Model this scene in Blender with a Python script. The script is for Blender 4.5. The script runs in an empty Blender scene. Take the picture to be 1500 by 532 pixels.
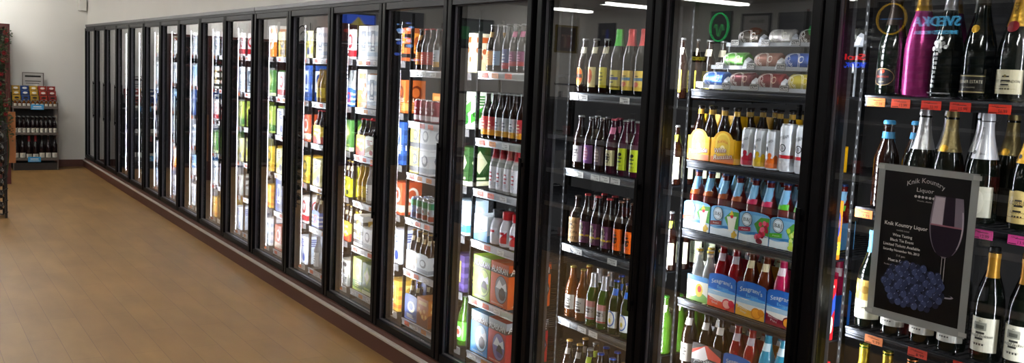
import bpy, math, random
from mathutils import Vector, Matrix
random.seed(7)
SC = bpy.context.scene
COL = SC.collection
# ------------------------------------------------------------------ constants (metres)
D = 2.3654            # plane of the cooler glass
H = 1.617             # eye height
PIT = 0.768
YB = 15.12            # back wall
XL = -6.44            # left wall
ZC = 2.85             # ceiling
ZT, ZB = 1.94, 0.171  # glass top and bottom
GW = 0.680            # glass width
def yl(k): return 1.9395 + (18-k)*PIT + 0.0304*((k <= 5)+(k <= 10)+(k <= 15))
# ------------------------------------------------------------------ materials
MATS = {}
def lin(c): return c/12.92 if c <= .04045 else ((c+.055)/1.055)**2.4
def rgb(h):
    h = h.lstrip('#'); return tuple(lin(int(h[i:i+2], 16)/255) for i in (0, 2, 4))+(1,)
def M(hexc, rough=.5, metal=0., emit=0., trans=0., spec=.5, noise=0., nscale=8., bump=0., ior=1.45):
    key = (hexc, rough, metal, emit, trans, spec, noise, nscale, bump)
    if key in MATS: return MATS[key]
    m = bpy.data.materials.new('finish_%s_%d' % (hexc.lstrip('#'), len(MATS))); m.use_nodes = True
    nt = m.node_tree; b = nt.nodes['Principled BSDF']
    b.inputs['Base Color'].default_value = rgb(hexc); b.inputs['Roughness'].default_value = rough
    b.inputs['Metallic'].default_value = metal; b.inputs['IOR'].default_value = ior
    b.inputs['Specular IOR Level'].default_value = spec
    b.inputs['Transmission Weight'].default_value = trans
    if emit:
        b.inputs['Emission Color'].default_value = rgb(hexc); b.inputs['Emission Strength'].default_value = emit
    if noise or bump:
        tc = nt.nodes.new('ShaderNodeTexCoord'); n = nt.nodes.new('ShaderNodeTexNoise')
        n.inputs['Scale'].default_value = nscale; n.inputs['Detail'].default_value = 4
        nt.links.new(tc.outputs['Object'], n.inputs['Vector'])
        if noise:
            mx = nt.nodes.new('ShaderNodeMix'); mx.data_type = 'RGBA'
            c = rgb(hexc)
            mx.inputs[6].default_value = tuple(x*(1-noise) for x in c[:3])+(1,)
            mx.inputs[7].default_value = tuple(min(1, x*(1+noise)) for x in c[:3])+(1,)
            nt.links.new(n.outputs['Fac'], mx.inputs[0]); nt.links.new(mx.outputs[2], b.inputs['Base Color'])
        if bump:
            bp = nt.nodes.new('ShaderNodeBump'); bp.inputs['Strength'].default_value = bump
            bp.inputs['Distance'].default_value = .01
            nt.links.new(n.outputs['Fac'], bp.inputs['Height']); nt.links.new(bp.outputs[0], b.inputs['Normal'])
    MATS[key] = m
    return m
def paper(h, r=.33): return M(h, r, spec=.45)
def neon(h, e=6): return M(h, .4, emit=e)
BLACK = M('#050507', .4, spec=.15, noise=.2, nscale=30)
HEADER = M('#222126', .5, spec=.25, noise=.1)
FRAME = M('#070609', .45, spec=.12, noise=.15, nscale=20)
GREYTRIM = M('#56545b', .4, metal=.3, noise=.08)
ALU = M('#c9cacc', .28, metal=.85)
RAIL = M('#6f7377', .3, metal=.7)
DARKRAIL = M('#3c3e42', .3, metal=.6)
WIRE = M('#17181a', .45, metal=.3)
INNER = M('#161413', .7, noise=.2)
AMBER = M('#1a0904', .1, spec=.9)
AMBERL = M('#8a4a14', .07, trans=.45, spec=.8)
GREEN = M('#142c0c', .1, spec=.8)
GREENL = M('#3f6a18', .07, trans=.4, spec=.8)
DGREEN = M('#060c07', .09, spec=.9)
CLEAR = M('#d9dcd8', .06, trans=.6, spec=.8)
STRAW = M('#c9a032', .06, trans=.5, spec=.8)
GOLD = M('#d8a63a', .3, metal=.8, bump=.3, nscale=90)
SILVER = M('#d5d5d8', .28, metal=.8, bump=.3, nscale=90)
COPPER = M('#c2703f', .3, metal=.8, bump=.3, nscale=90)
WHITEP = paper('#e9e7e0')
INK = paper('#16140f')
def glass_mat():
    m = bpy.data.materials.new('double_glazing'); m.use_nodes = True; nt = m.node_tree
    nt.nodes.clear(); N = nt.nodes.new; L = nt.links.new
    out = N('ShaderNodeOutputMaterial'); geo = N('ShaderNodeNewGeometry')
    ior = N('ShaderNodeMapRange')
    ior.inputs['To Min'].default_value = 1.5; ior.inputs['To Max'].default_value = 1/1.5
    L(geo.outputs['Backfacing'], ior.inputs['Value'])
    fr = N('ShaderNodeFresnel'); L(ior.outputs[0], fr.inputs['IOR'])
    a = N('ShaderNodeMath'); a.operation = 'MULTIPLY'; a.inputs[1].default_value = 2
    L(fr.outputs[0], a.inputs[0])
    b = N('ShaderNodeMath'); b.operation = 'ADD'; b.inputs[1].default_value = 1; L(fr.outputs[0], b.inputs[0])
    c = N('ShaderNodeMath'); c.operation = 'DIVIDE'; L(a.outputs[0], c.inputs[0]); L(b.outputs[0], c.inputs[1])
    tr = N('ShaderNodeBsdfTransparent'); tr.inputs[0].default_value = (.95, .96, .96, 1)
    gl = N('ShaderNodeBsdfGlossy'); gl.inputs['Roughness'].default_value = 0.0
    gl.inputs['Color'].default_value = (.9, .9, .92, 1)
    mx = N('ShaderNodeMixShader'); L(c.outputs[0], mx.inputs[0]); L(tr.outputs[0], mx.inputs[1]); L(gl.outputs[0], mx.inputs[2])
    L(mx.outputs[0], out.inputs[0])
    return m
GLASS = glass_mat()
def floor_mat():
    m = bpy.data.materials.new('tan_floor_planks'); m.use_nodes = True; nt = m.node_tree; b = nt.nodes['Principled BSDF']
    N = nt.nodes.new; L = nt.links.new
    tc = N('ShaderNodeTexCoord'); mp = N('ShaderNodeMapping'); mp.inputs['Rotation'].default_value = (0, 0, math.radians(90))
    L(tc.outputs['Object'], mp.inputs[0])
    br = N('ShaderNodeTexBrick'); br.inputs['Scale'].default_value = 1.1
    br.inputs['Color1'].default_value = rgb('#9b7541'); br.inputs['Color2'].default_value = rgb('#936d3c')
    br.inputs['Mortar'].default_value = rgb('#7f5c38'); br.inputs['Mortar Size'].default_value = .002
    br.inputs['Brick Width'].default_value = 1.0; br.inputs['Row Height'].default_value = .17
    L(mp.outputs[0], br.inputs[0])
    n = N('ShaderNodeTexNoise'); n.inputs['Scale'].default_value = 2.2; n.inputs['Detail'].default_value = 7
    mp2 = N('ShaderNodeMapping'); mp2.inputs['Scale'].default_value = (2.5, .8, 1); L(tc.outputs['Object'], mp2.inputs[0]); L(mp2.outputs[0], n.inputs[0])
    mx = N('ShaderNodeMix'); mx.data_type = 'RGBA'; mx.blend_type = 'MULTIPLY'; mx.inputs[0].default_value = .5
    cr = N('ShaderNodeValToRGB'); cr.color_ramp.elements[0].position = .3; cr.color_ramp.elements[0].color = (.55, .52, .48, 1)
    cr.color_ramp.elements[1].position = .7; cr.color_ramp.elements[1].color = (1.12, 1.1, 1.08, 1)
    L(n.outputs['Fac'], cr.inputs[0]); L(br.outputs[0], mx.inputs[6]); L(cr.outputs[0], mx.inputs[7])
    L(mx.outputs[2], b.inputs['Base Color'])
    b.inputs['Roughness'].default_value = .5; b.inputs['Specular IOR Level'].default_value = .35
    return m
# ------------------------------------------------------------------ mesh builder
class MB:
    def __init__(s): s.v = []; s.f = []; s.m = []; s.mats = []; s.sm = []
    def mi(s, m):
        if m not in s.mats: s.mats.append(m)
        return s.mats.index(m)
    def add(s, vs, fs, mat, smooth=False):
        o = len(s.v); s.v += [tuple(p) for p in vs]; i = s.mi(mat)
        for f in fs: s.f.append(tuple(o+j for j in f)); s.m.append(i); s.sm.append(smooth)
    def box(s, a, b, mat, rot=None, about=None):
        x0, y0, z0 = a; x1, y1, z1 = b
        vs = [(x0, y0, z0), (x1, y0, z0), (x1, y1, z0), (x0, y1, z0), (x0, y0, z1), (x1, y0, z1), (x1, y1, z1), (x0, y1, z1)]
        if rot is not None:
            c = Vector(about or ((x0+x1)/2, (y0+y1)/2, (z0+z1)/2)); vs = [rot @ (Vector(v)-c)+c for v in vs]
        s.add(vs, [(0, 3, 2, 1), (4, 5, 6, 7), (0, 1, 5, 4), (1, 2, 6, 5), (2, 3, 7, 6), (3, 0, 4, 7)], mat)
        return s
    def bbox(s, a, b, mat, r=.003):
        """box with its vertical edges chamfered"""
        x0, y0, z0 = a; x1, y1, z1 = b
        ring = [(x0+r, y0), (x1-r, y0), (x1, y0+r), (x1, y1-r), (x1-r, y1), (x0+r, y1), (x0, y1-r), (x0, y0+r)]
        vs = [(x, y, z0) for x, y in ring]+[(x, y, z1) for x, y in ring]
        fs = [tuple(reversed(range(8))), tuple(range(8, 16))]+[(i, (i+1) % 8, 8+(i+1) % 8, 8+i) for i in range(8)]
        s.add(vs, fs, mat); return s
    def lathe(s, prof, mat, seg=20, c=(0, 0, 0), axis='z', smooth=True):
        vs = []; fs = []
        for r, z in prof:
            for i in range(seg):
                t = 2*math.pi*i/seg; p = (r*math.cos(t), r*math.sin(t), z)
                if axis == 'y': p = (p[0], p[2], p[1])
                if axis == 'x': p = (p[2], p[0], p[1])
                vs.append((p[0]+c[0], p[1]+c[1], p[2]+c[2]))
        for j in range(len(prof)-1):
            for i in range(seg):
                a = j*seg+i; b = j*seg+(i+1) % seg; q = (a, b, b+seg, a+seg)
                fs.append(q if axis != 'y' else q[::-1])
        for j in (0, len(prof)-1):
            if prof[j][0] > 1e-5:
                f = tuple(range(j*seg, (j+1)*seg)); fs.append(f[::-1] if (j == 0) != (axis == 'y') else f)
        s.add(vs, fs, mat, smooth); return s
    def tube(s, pts, r, mat, seg=8, closed=False):
        P = [Vector(p) for p in pts]; n = len(P); vs = []; fs = []
        for i, p in enumerate(P):
            a = P[(i-1) % n] if closed or i > 0 else p; b = P[(i+1) % n] if closed or i < n-1 else p
            d = (b-a).normalized(); up = Vector((0, 0, 1)) if abs(d.z) < .9 else Vector((1, 0, 0))
            x = d.cross(up).normalized(); y = x.cross(d)
            for k in range(seg):
                t = 2*math.pi*k/seg; vs.append(p+x*r*math.cos(t)+y*r*math.sin(t))
        m = n if closed else n-1
        for i in range(m):
            for k in range(seg):
                a = i*seg+k; b = i*seg+(k+1) % seg; c = ((i+1) % n)*seg+(k+1) % seg; d = ((i+1) % n)*seg+k
                fs.append((a, b, c, d))
        if not closed: fs += [tuple(reversed(range(seg))), tuple(range((n-1)*seg, n*seg))]
        s.add(vs, fs, mat, True); return s
    def merge(s, o):
        off = len(s.v); s.v += o.v
        for f, m, sm in zip(o.f, o.m, o.sm): s.f.append(tuple(i+off for i in f)); s.m.append(s.mi(o.mats[m])); s.sm.append(sm)
    def mesh(s, name):
        me = bpy.data.meshes.new(name); me.from_pydata(s.v, [], s.f)
        for m in s.mats: me.materials.append(m)
        me.polygons.foreach_set('material_index', s.m); me.polygons.foreach_set('use_smooth', s.sm)
        me.update()
        if any(s.sm): me.set_sharp_from_angle(angle=math.radians(38))
        return me
# ------------------------------------------------------------------ text and flat artwork
TXT = {}
def glyphs(t):
    if t not in TXT:
        cu = bpy.data.curves.new('t', 'FONT'); cu.body = t; cu.size = 1; cu.align_x = 'CENTER'; cu.resolution_u = 2
        ob = bpy.data.objects.new('t', cu); COL.objects.link(ob)
        bpy.context.view_layer.update()
        me = ob.evaluated_get(bpy.context.evaluated_depsgraph_get()).to_mesh()
        vs = [(v.co.x, v.co.y) for v in me.vertices]; fs = [tuple(p.vertices) for p in me.polygons]
        ob.evaluated_get(bpy.context.evaluated_depsgraph_get()).to_mesh_clear()
        bpy.data.objects.remove(ob); bpy.data.curves.remove(cu)
        x0 = min(v[0] for v in vs); x1 = max(v[0] for v in vs)
        TXT[t] = ([(v[0]-(x0+x1)/2, v[1]) for v in vs], fs, x1-x0)
    return TXT[t]
class Art:
    """flat artwork: shapes in a 2-D frame, x to the right, y up, later laid on a surface"""
    def __init__(s): s.q = []
    def slices(s, x0, x1, n, lo, hi, mat):
        vs = []; fs = []
        for i in range(n+1):
            x = x0+(x1-x0)*i/n; vs += [(x, lo(x)), (x, hi(x))]
        for i in range(n): fs.append((2*i, 2*i+2, 2*i+3, 2*i+1))
        s.q.append((vs, fs, mat)); return s
    def rect(s, x0, y0, x1, y1, mat, n=6): return s.slices(x0, x1, n, lambda x: y0, lambda x: y1, mat)
    def ell(s, cx, cy, rx, ry, mat, n=12):
        f = lambda x: ry*math.sqrt(max(0, 1-((x-cx)/rx)**2))
        return s.slices(cx-rx, cx+rx, n, lambda x: cy-f(x), lambda x: cy+f(x), mat)
    def arch(s, x0, y0, x1, y1, dy, mat, n=12):
        cx = (x0+x1)/2; w = (x1-x0)/2
        return s.slices(x0, x1, n, lambda x: y0, lambda x: y1+dy*math.sqrt(max(0, 1-((x-cx)/w)**2)), mat)
    def ring(s, cx, cy, rx, ry, t, mat, n=20):
        vs = []; fs = []
        for i in range(n):
            a = 2*math.pi*i/n; c, d = math.cos(a), math.sin(a)
            vs += [(cx+rx*c, cy+ry*d), (cx+(rx-t)*c, cy+(ry-t)*d)]
        for i in range(n): j = (i+1) % n; fs.append((2*i, 2*j, 2*j+1, 2*i+1))
        s.q.append((vs, fs, mat)); return s
    def poly(s, pts, mat): s.q.append((list(pts), [tuple(range(len(pts)))], mat)); return s
    def text(s, t, cx, cy, h, mat, w=None, rot=0, shear=0, arc=0):
        """h: capital height; w: total width; arc: sagitta of a bow"""
        vs, fs, W = glyphs(t); k = h/.73; kx = (w/W) if w else k; c, d = math.cos(rot), math.sin(rot); out = []
        hw = W*kx/2
        for x, y in vs:
            X = x*kx+shear*y*k; Y = (y-.35)*k+arc*(1-(X/hw)**2)
            out.append((cx+X*c-Y*d, cy+X*d+Y*c))
        s.q.append((out, fs, mat)); return s
    def lay(s, mb, fn, step=.00014, base=.0003):
        for i, (vs, fs, mat) in enumerate(s.q):
            P = [fn(x, y, base+step*i) for x, y in vs]
            # keep faces turned outward
            mb.add(P, fs, mat)
        return mb
def face_front(x=0., yc=0., z=0.): return lambda u, v, o: (x-o, yc-u, z+v)            # seen from the aisle
def face_side(y, xc, z=0.): return lambda u, v, o: (xc+u, y-o, z+v)                     # faces the photographer
def face_room(x, yc=0., z=0.): return lambda u, v, o: (x+o, yc+u, z+v)                  # hangs on the left wall
def face_back(y, xc=0., z=0.): return lambda u, v, o: (xc+u, y-o, z+v)                  # hangs on the back wall
def round_front(cx, rf): return lambda u, v, o: (cx-(rf(v)+o)*math.cos(u/max(rf(v), .004)), -(rf(v)+o)*math.sin(u/max(rf(v), .004)), v)
def interp(prof):
    pr = sorted(prof, key=lambda p: p[1])
    def f(z):
        for (r0, z0), (r1, z1) in zip(pr, pr[1:]):
            if z0 <= z <= z1: return max(r0, r1) if z1-z0 < 1e-6 else r0+(r1-r0)*(z-z0)/(z1-z0)
        return pr[-1][0]
    return f
# ------------------------------------------------------------------ scene objects
USED = {}
def link(o, parent=None):
    COL.objects.link(o)
    if parent: o.parent = parent
    return o
def obj(name, mb, parent=None, label=None):
    me = mb if isinstance(mb, bpy.types.Mesh) else mb.mesh(name)
    o = link(bpy.data.objects.new(name, me), parent)
    if label: o['label'] = label
    return o
def tag(o, label, cat, group=None, kind=None):
    o['label'] = label; o['category'] = cat
    if group: o['group'] = group
    if kind: o['kind'] = kind
    return o
def thing(name, label, cat, loc=(0, 0, 0), group=None, rz=0):
    o = link(bpy.data.objects.new(name, None)); o.location = loc; o.rotation_euler.z = rz; o.empty_display_size = .05
    return tag(o, label, cat, group)
def struct(name, mb):
    o = obj(name, mb); o['kind'] = 'structure'; return o
class Prod:
    """a kind of product: named parts, each one mesh; built once, its meshes shared by every copy"""
    def __init__(s, name, cat, desc, w, d):
        s.name = name; s.cat = cat; s.desc = desc; s.w = w; s.d = d; s.parts = []; s.cache = None; s.one = None
    def part(s, name, mb): s.parts.append((name, mb)); return s
    def put(s, loc, label, group, detail=True, rz=0):
        if detail and len(s.parts) > 1:
            if s.cache is None: s.cache = [(n, mb.mesh(n)) for n, mb in s.parts]
            r = thing(s.name, label, s.cat, loc, group, rz)
            for n, me in s.cache: link(bpy.data.objects.new(n, me), r)
            return r
        if s.one is None:
            a = MB()
            for n, mb in s.parts: a.merge(mb)
            s.one = a.mesh(s.name)
        o = link(bpy.data.objects.new(s.name, s.one)); o.location = loc; o.rotation_euler.z = rz
        return tag(o, label, s.cat, group)
ORD = ['', 'first', 'second', 'third', 'fourth', 'fifth', 'sixth', 'seventh', 'eighth', 'ninth', 'tenth', 'eleventh', 'twelfth',
       'thirteenth', 'fourteenth', 'fifteenth', 'sixteenth', 'seventeenth', 'eighteenth']
def door_word(k): return 'nearest door' if k == 18 else ORD[19-k]+' nearest door'
SHN = ['top', 'second', 'third', 'fourth', 'fifth', 'bottom']
ROWN = ['front', 'second', 'third', 'fourth', 'fifth']
SHELF = {18: [1.599, 1.258, .881, .52, .17], 17: [1.589, 1.327, 1.067, .803, .53, .2], 16: [1.546, 1.214, .879, .546, .21],
         15: [1.619, 1.282, 1.024, .76, .463, .174], 14: [1.609, 1.318, 1.021, .76, .458, .163],
         13: [1.657, 1.355, 1.051, .755, .461, .174]}
for _k in range(5, 13): SHELF[_k] = [1.658, 1.353, 1.061, .761, .466, .164]
SHF = .135   # shelf front behind the glass
def place(p, k, s, u, n, row=0, gap=.006, detail=True, fx=None):
    """put product p behind door k on shelf s, centre u metres from the shelf's far end"""
    x = D+SHF+.012+(row*(p.d+gap) if fx is None else fx)
    sh = SHN[s] if s < len(SHELF[k])-1 or len(SHELF[k]) == 6 else 'bottom'
    where = '%s from left' % ORD[n] if n < 50 else 'near end'
    lab = '%s, %s%s, %s shelf, %s' % (p.desc, where, '' if row == 0 else ' '+ROWN[row]+' row', sh, door_word(k))
    return p.put((x, yl(k)-u, SHELF[k][s]+.0042), lab, 'goods on the %s shelf behind the %s' % (sh, door_word(k)), detail)
# ------------------------------------------------------------------ product kinds
def cyl_label(art, rf, cx): return art.lay(MB(), round_front(cx, rf))
BEER = [(.022, .0), (.0295, .004), (.0305, .012), (.0305, .122), (.0295, .136), (.0235, .158), (.0165, .178), (.0138, .2), (.0128, .215), (.0142, .2165), (.0142, .222), (.0128, .2235), (.0125, .228)]
STUB = [(.03, 0), (.036, .004), (.0365, .012), (.0365, .115), (.034, .135), (.022, .155), (.015, .17), (.0138, .195), (.0142, .2), (.0128, .21)]
def bottle(desc, glass=AMBER, lab='#d8d0b8', ink='#222222', neck=None, cap='#8a8a88', prof=BEER, lz=(.03, .1), word=None,
           blob=None, half=.044, foil=None, foilz=(.16, .229), extra=None, band=None, name='beer_bottle', cat='bottle', top=None, capmetal=.6):
    R = max(r for r, z in prof); ht = prof[-1][1]
    p = Prod(name, cat, desc, 2*R, 2*R); rf = interp(prof); cx = R
    p.part('body', MB().lathe(prof, glass, 20, (cx, 0, 0)))
    if foil is not None:
        pr = [(rf(foilz[0]+(foilz[1]-foilz[0])*i/8)+.0009, foilz[0]+(foilz[1]-foilz[0])*i/8) for i in range(9)]+[(.002, foilz[1]+.0015)]
        p.part('foil', MB().lathe(pr, foil, 20, (cx, 0, 0)))
    else:
        c = M(cap, .35, metal=capmetal)
        p.part('cap', MB().lathe([(.0143, ht-.0045), (.0148, ht-.004), (.0143, ht+.002), (.0115, ht+.0035)], c, 18, (cx, 0, 0)))
    if lab:
        a = Art().rect(-half, lz[0], half, lz[1], paper(lab), 14); mid = (lz[0]+lz[1])/2; hh = lz[1]-lz[0]
        if band: a.rect(-half, lz[0], half, lz[0]+hh*.3, paper(band), 14)
        if blob: a.ell(0, mid+.004, .016, hh*.36, paper(blob), 10)
        if word: a.text(word, 0, mid, hh*.17, paper(ink), w=min(.05, .0075*len(word)+.01))
        else:
            for i in range(4): a.rect(-.014+.002*i, lz[0]+hh*(.18+.17*i), .014-.003*(i % 2), lz[0]+hh*(.24+.17*i), paper(ink), 3)
        if extra: extra(a)
        p.part('label', cyl_label(a, rf, cx))
    if neck:
        a = Art().rect(-.022, .168, .022, .195, paper(neck), 8)
        p.part('neck_label', a.lay(MB(), round_front(cx, rf)))
    return p
def can(desc, col, band=None, h=.122, R=.033, word=None, ink='#222222', top='#c9cacc', topcol=None, name='drink_can'):
    p = Prod(name, 'can', desc, 2*R, 2*R); m = M(col, .3, metal=.25)
    b = MB().lathe([(R*.85, 0), (R, .006), (R, h-.012), (R*.86, h-.003)], m, 20, (R, 0, 0)); rf = lambda z: R
    p.part('body', b)
    p.part('lid', MB().lathe([(R*.87, h-.004), (R*.88, h), (R*.8, h), (R*.79, h-.003), (.001, h-.003)], M(top, .25, metal=.9), 20, (R, 0, 0)))
    a = Art()
    if band: a.rect(-R*1.4, h*.08, R*1.4, h*.3, paper(band, .3), 14)
    if topcol: a.rect(-R*1.4, h*.62, R*1.4, h*.9, paper(topcol, .3), 14)
    if word: a.text(word, 0, h*.62, h*.1, paper(ink), w=R*1.2)
    a.ell(.0, h*.45, R*.35, h*.08, paper(ink, .3), 8)
    p.part('label', a.lay(MB(), round_front(R, rf)))
    return p
def carton(desc, w, d, h, col, art=None, side=None, name='beer_carton', sideart=None, top=None):
    p = Prod(name, 'carton', desc, w, d); b = MB().bbox((0, -w/2, 0), (d, w/2, h), paper(col, .4), .002)
    # glued end flaps on the lid
    b.box((.004, -.002, h), (d-.004, .002, h+.0008), paper(top or col, .4))
    if art: art.lay(b, face_front(0, 0, 0))
    if sideart: sideart.lay(b, face_side(-w/2, d/2, 0))
    elif art and abs(w-d) < .2:
        a2 = Art(); k = d/w; a2.q = [([(x*k, y) for x, y in vs], fs, m) for vs, fs, m in art.q]; a2.lay(b, face_side(-w/2, d/2, 0))
    p.part('box', b)
    return p
def carrier(desc, w, d, h, col, art, arch=.02, side=None, back=None, mid=False):
    """open-topped bottle carrier with a centre handle; art covers its front"""
    p = Prod('bottle_carrier', 'carrier', desc, w, d); b = MB(); m = paper(col, .4); t = .0012
    n = 20
    def panel(x, flip, mat, hh):
        vs = []
        for i in range(n+1):
            y = -w/2+w*i/n; z = hh+arch*math.sqrt(max(0, 1-(y/(w/2*(.72 if mid else 1)))**2))
            vs += [(x, y, 0), (x, y, z), (x+t, y, 0), (x+t, y, z)]
        fs = []
        for i in range(n):
            a = 4*i; fs += [(a, a+1, a+5, a+4), (a+2, a+6, a+7, a+3), (a+1, a+3, a+7, a+5)]
        b.add(vs, fs, mat)
    panel(0, 0, m, h-arch); panel(d-t, 0, m, h-arch)
    for y in (-w/2, w/2-t): b.box((0, y, 0), (d, y+t, h-arch-.004), m)
    b.box((0, -w/2, 0), (d, w/2, t), m)
    b.box((d*.5-t, -w/2, t), (d*.5+t, w/2, h*.55), m)
    art.lay(b, face_front(0, 0, 0))
    if side: side.lay(b, face_side(-w/2, d/2, 0))
    p.part('box', b)
    hd = MB(); hm = paper(back or col, .4)
    for (y0, y1, z0, z1) in ((-w/2+.004, w/2-.004, h*.55, h*1.05), (-w/2+.01, -w*.18, h*1.05, h*1.3), (w*.18, w/2-.01, h*1.05, h*1.3), (-w/2+.01, w/2-.01, h*1.3, h*1.48)):
        hd.box((d*.5-t, y0, z0), (d*.5+t, y1, z1), hm)
    p.part('handle', hd)
    return p
def swirl(a, w, h, c1, c2, c3, seed):
    r = random.Random(seed); k = sum(map(ord, seed)) % 5; p1, p2, p3 = paper(c1), paper(c2), paper(c3)
    a.rect(-w/2, 0, w/2, h, p1, 2)
    if k == 0:
        a.rect(-w/2, h*.08, w/2, h*.3, p2, 2); a.ell(w*.05, h*.6, w*.3, h*.24, p3, 14); a.ell(w*.02, h*.62, w*.2, h*.15, p1, 12)
        for i in range(3): a.rect(-w*.3, h*(.12+.06*i), w*(.1+.2*r.random()), h*(.14+.06*i), p3, 1)
    elif k == 1:
        a.poly([(-w/2, h*.15), (w/2, h*.5), (w/2, h*.78), (-w/2, h*.4)], p2)
        for i in range(4): a.rect(-w*.35+.04*w*i, h*(.86-.075*i), w*(.0+.3*r.random()), h*(.9-.075*i), p3, 1)
        a.ell(w*.18, h*.25, w*.2, h*.14, p3, 10)
    elif k == 2:
        a.poly([(0, h*.3), (w*.36, h*.6), (0, h*.92), (-w*.36, h*.6)], p2); a.poly([(0, h*.4), (w*.24, h*.6), (0, h*.82), (-w*.24, h*.6)], p3)
        a.rect(-w/2, 0, w/2, h*.12, p3, 1); a.rect(-w*.3, h*.16, w*.3, h*.22, p2, 1)
    elif k == 3:
        for i in range(3): a.rect(-w/2, h*(.1+.3*i), w/2, h*(.22+.3*i), p2, 1)
        a.rect(-w*.22, h*.25, w*.25, h*.85, p3, 1); a.ell(w*.01, h*.58, w*.16, h*.18, p1, 10); a.rect(-w*.14, h*.3, w*.16, h*.35, p1, 1)
    else:
        a.slices(-w/2, w/2, 12, lambda x: 0, lambda x: h*(.35+.12*math.sin(x/w*6+k)), p2)
        for i in range(5): a.ell(w*(-.3+.15*i), h*(.3+.3*r.random()), w*.09, h*.07, p3, 8)
        a.rect(-w*.36, h*.76, w*.36, h*.9, p3, 1)
    return a
P = {}
# ---- spirits cooler (second nearest door)
def art_kahlua(word1, word2, ink):
    w, h = .113, .1; a = Art(); Y = paper('#f2b90c'); O = paper('#c2410f'); W = paper('#fff6df')
    a.rect(-w/2, 0, w/2, .0015, O, 1)
    a.rect(-w/2, 0, w/2, h*.84, Y, 2); a.rect(-w/2, 0, w/2, h*.22, paper('#d9701a'), 2)
    a.arch(-.036, .03, .036, .075, .034, paper('#f8d64a'), 16); a.arch(-.03, .03, .03, .072, .03, paper('#e8c23a'), 16)
    a.text('Kahlúa', 0, .074, .012, O, w=.05, arc=.006)
    a.ell(0, .052, .012, .012, paper('#fff1b0'), 10)
    DK = paper('#7a1f08')
    for wd, cx, cy, ww in ((word1, -.012 if word2 else 0, .046 if word2 else .036, .06 if word2 else .095), (word2, .004, .024, .09)):
        if not wd: continue
        for dx, dy in ((.0022, 0), (-.0022, 0), (0, .002), (0, -.002), (.002, -.003)): a.text(wd, cx+dx, cy+dy, .018, DK, w=ww, rot=.12, shear=.2)
        a.text(wd, cx, cy, .018, W, w=ww, rot=.12, shear=.2)
    return a
P['mud'] = carrier('yellow cocktail bottle carrier', .113, .125, .115, '#eab10e', art_kahlua('Mudslide', None, 0), .026, mid=True)
P['russ'] = carrier('yellow and orange cocktail carrier', .12, .125, .115, '#eab10e', art_kahlua('White', 'Russian', 0), .026, mid=True)
P['kbot'] = bottle('dark cocktail bottle', AMBER, None, cap='#1a1512', neck='#caa03a', prof=[(r*.87, z*.86) for r, z in BEER])
def whitecan(desc, band, h=.135, R=.0265, red=False):
    p = Prod('drink_can', 'can', desc, 2*R, 2*R); m = M('#dfe4ea', .3, metal=.2)
    p.part('body', MB().lathe([(R*.8, 0), (R, .008), (R, h-.014), (R*.84, h-.003)], m, 22, (R, 0, 0)))
    p.part('lid', MB().lathe([(R*.86, h-.004), (R*.87, h), (R*.8, h), (R*.78, h-.003), (.001, h-.003)], ALU, 22, (R, 0, 0)))
    a = Art(); rf = lambda z: R
    if red:
        a.rect(-R*1.4, h*.28, R*1.4, h*.35, paper('#b5202a'), 14); a.text('JIM BEAM', 0, h*.72, .012, paper('#26242a'), w=.04, rot=.25)
        a.ring(0, h*.5, .013, .013, .003, paper('#26242a')); a.text('B', 0, h*.5, .012, paper('#26242a'))
    else:
        a.slices(-R*1.3, R*1.3, 12, lambda x: .006, lambda x: h*(.2+.16*(x/R+1.3)/2.6)+.006*math.sin(x*300), paper(band)); a.ell(.006, h*.36, .008, .009, paper(band), 8)
        a.text('BACARDI', -.002, h*.7, .009, paper('#26242a'), w=.036, rot=.35); a.ell(-.008, h*.52, .007, .009, paper('#3a3f4a'), 8)
    p.part('label', a.lay(MB(), round_front(R, rf))); return p
P['wred'] = whitecan('white slim can with red base', '#c01f3a'); P['wyel'] = whitecan('white slim can with yellow base', '#dcb822')
P['wora'] = whitecan('white slim can with orange base', '#dd6a1c'); P['beam'] = whitecan('tall white can with red band', '', .16, .029, True)
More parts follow.
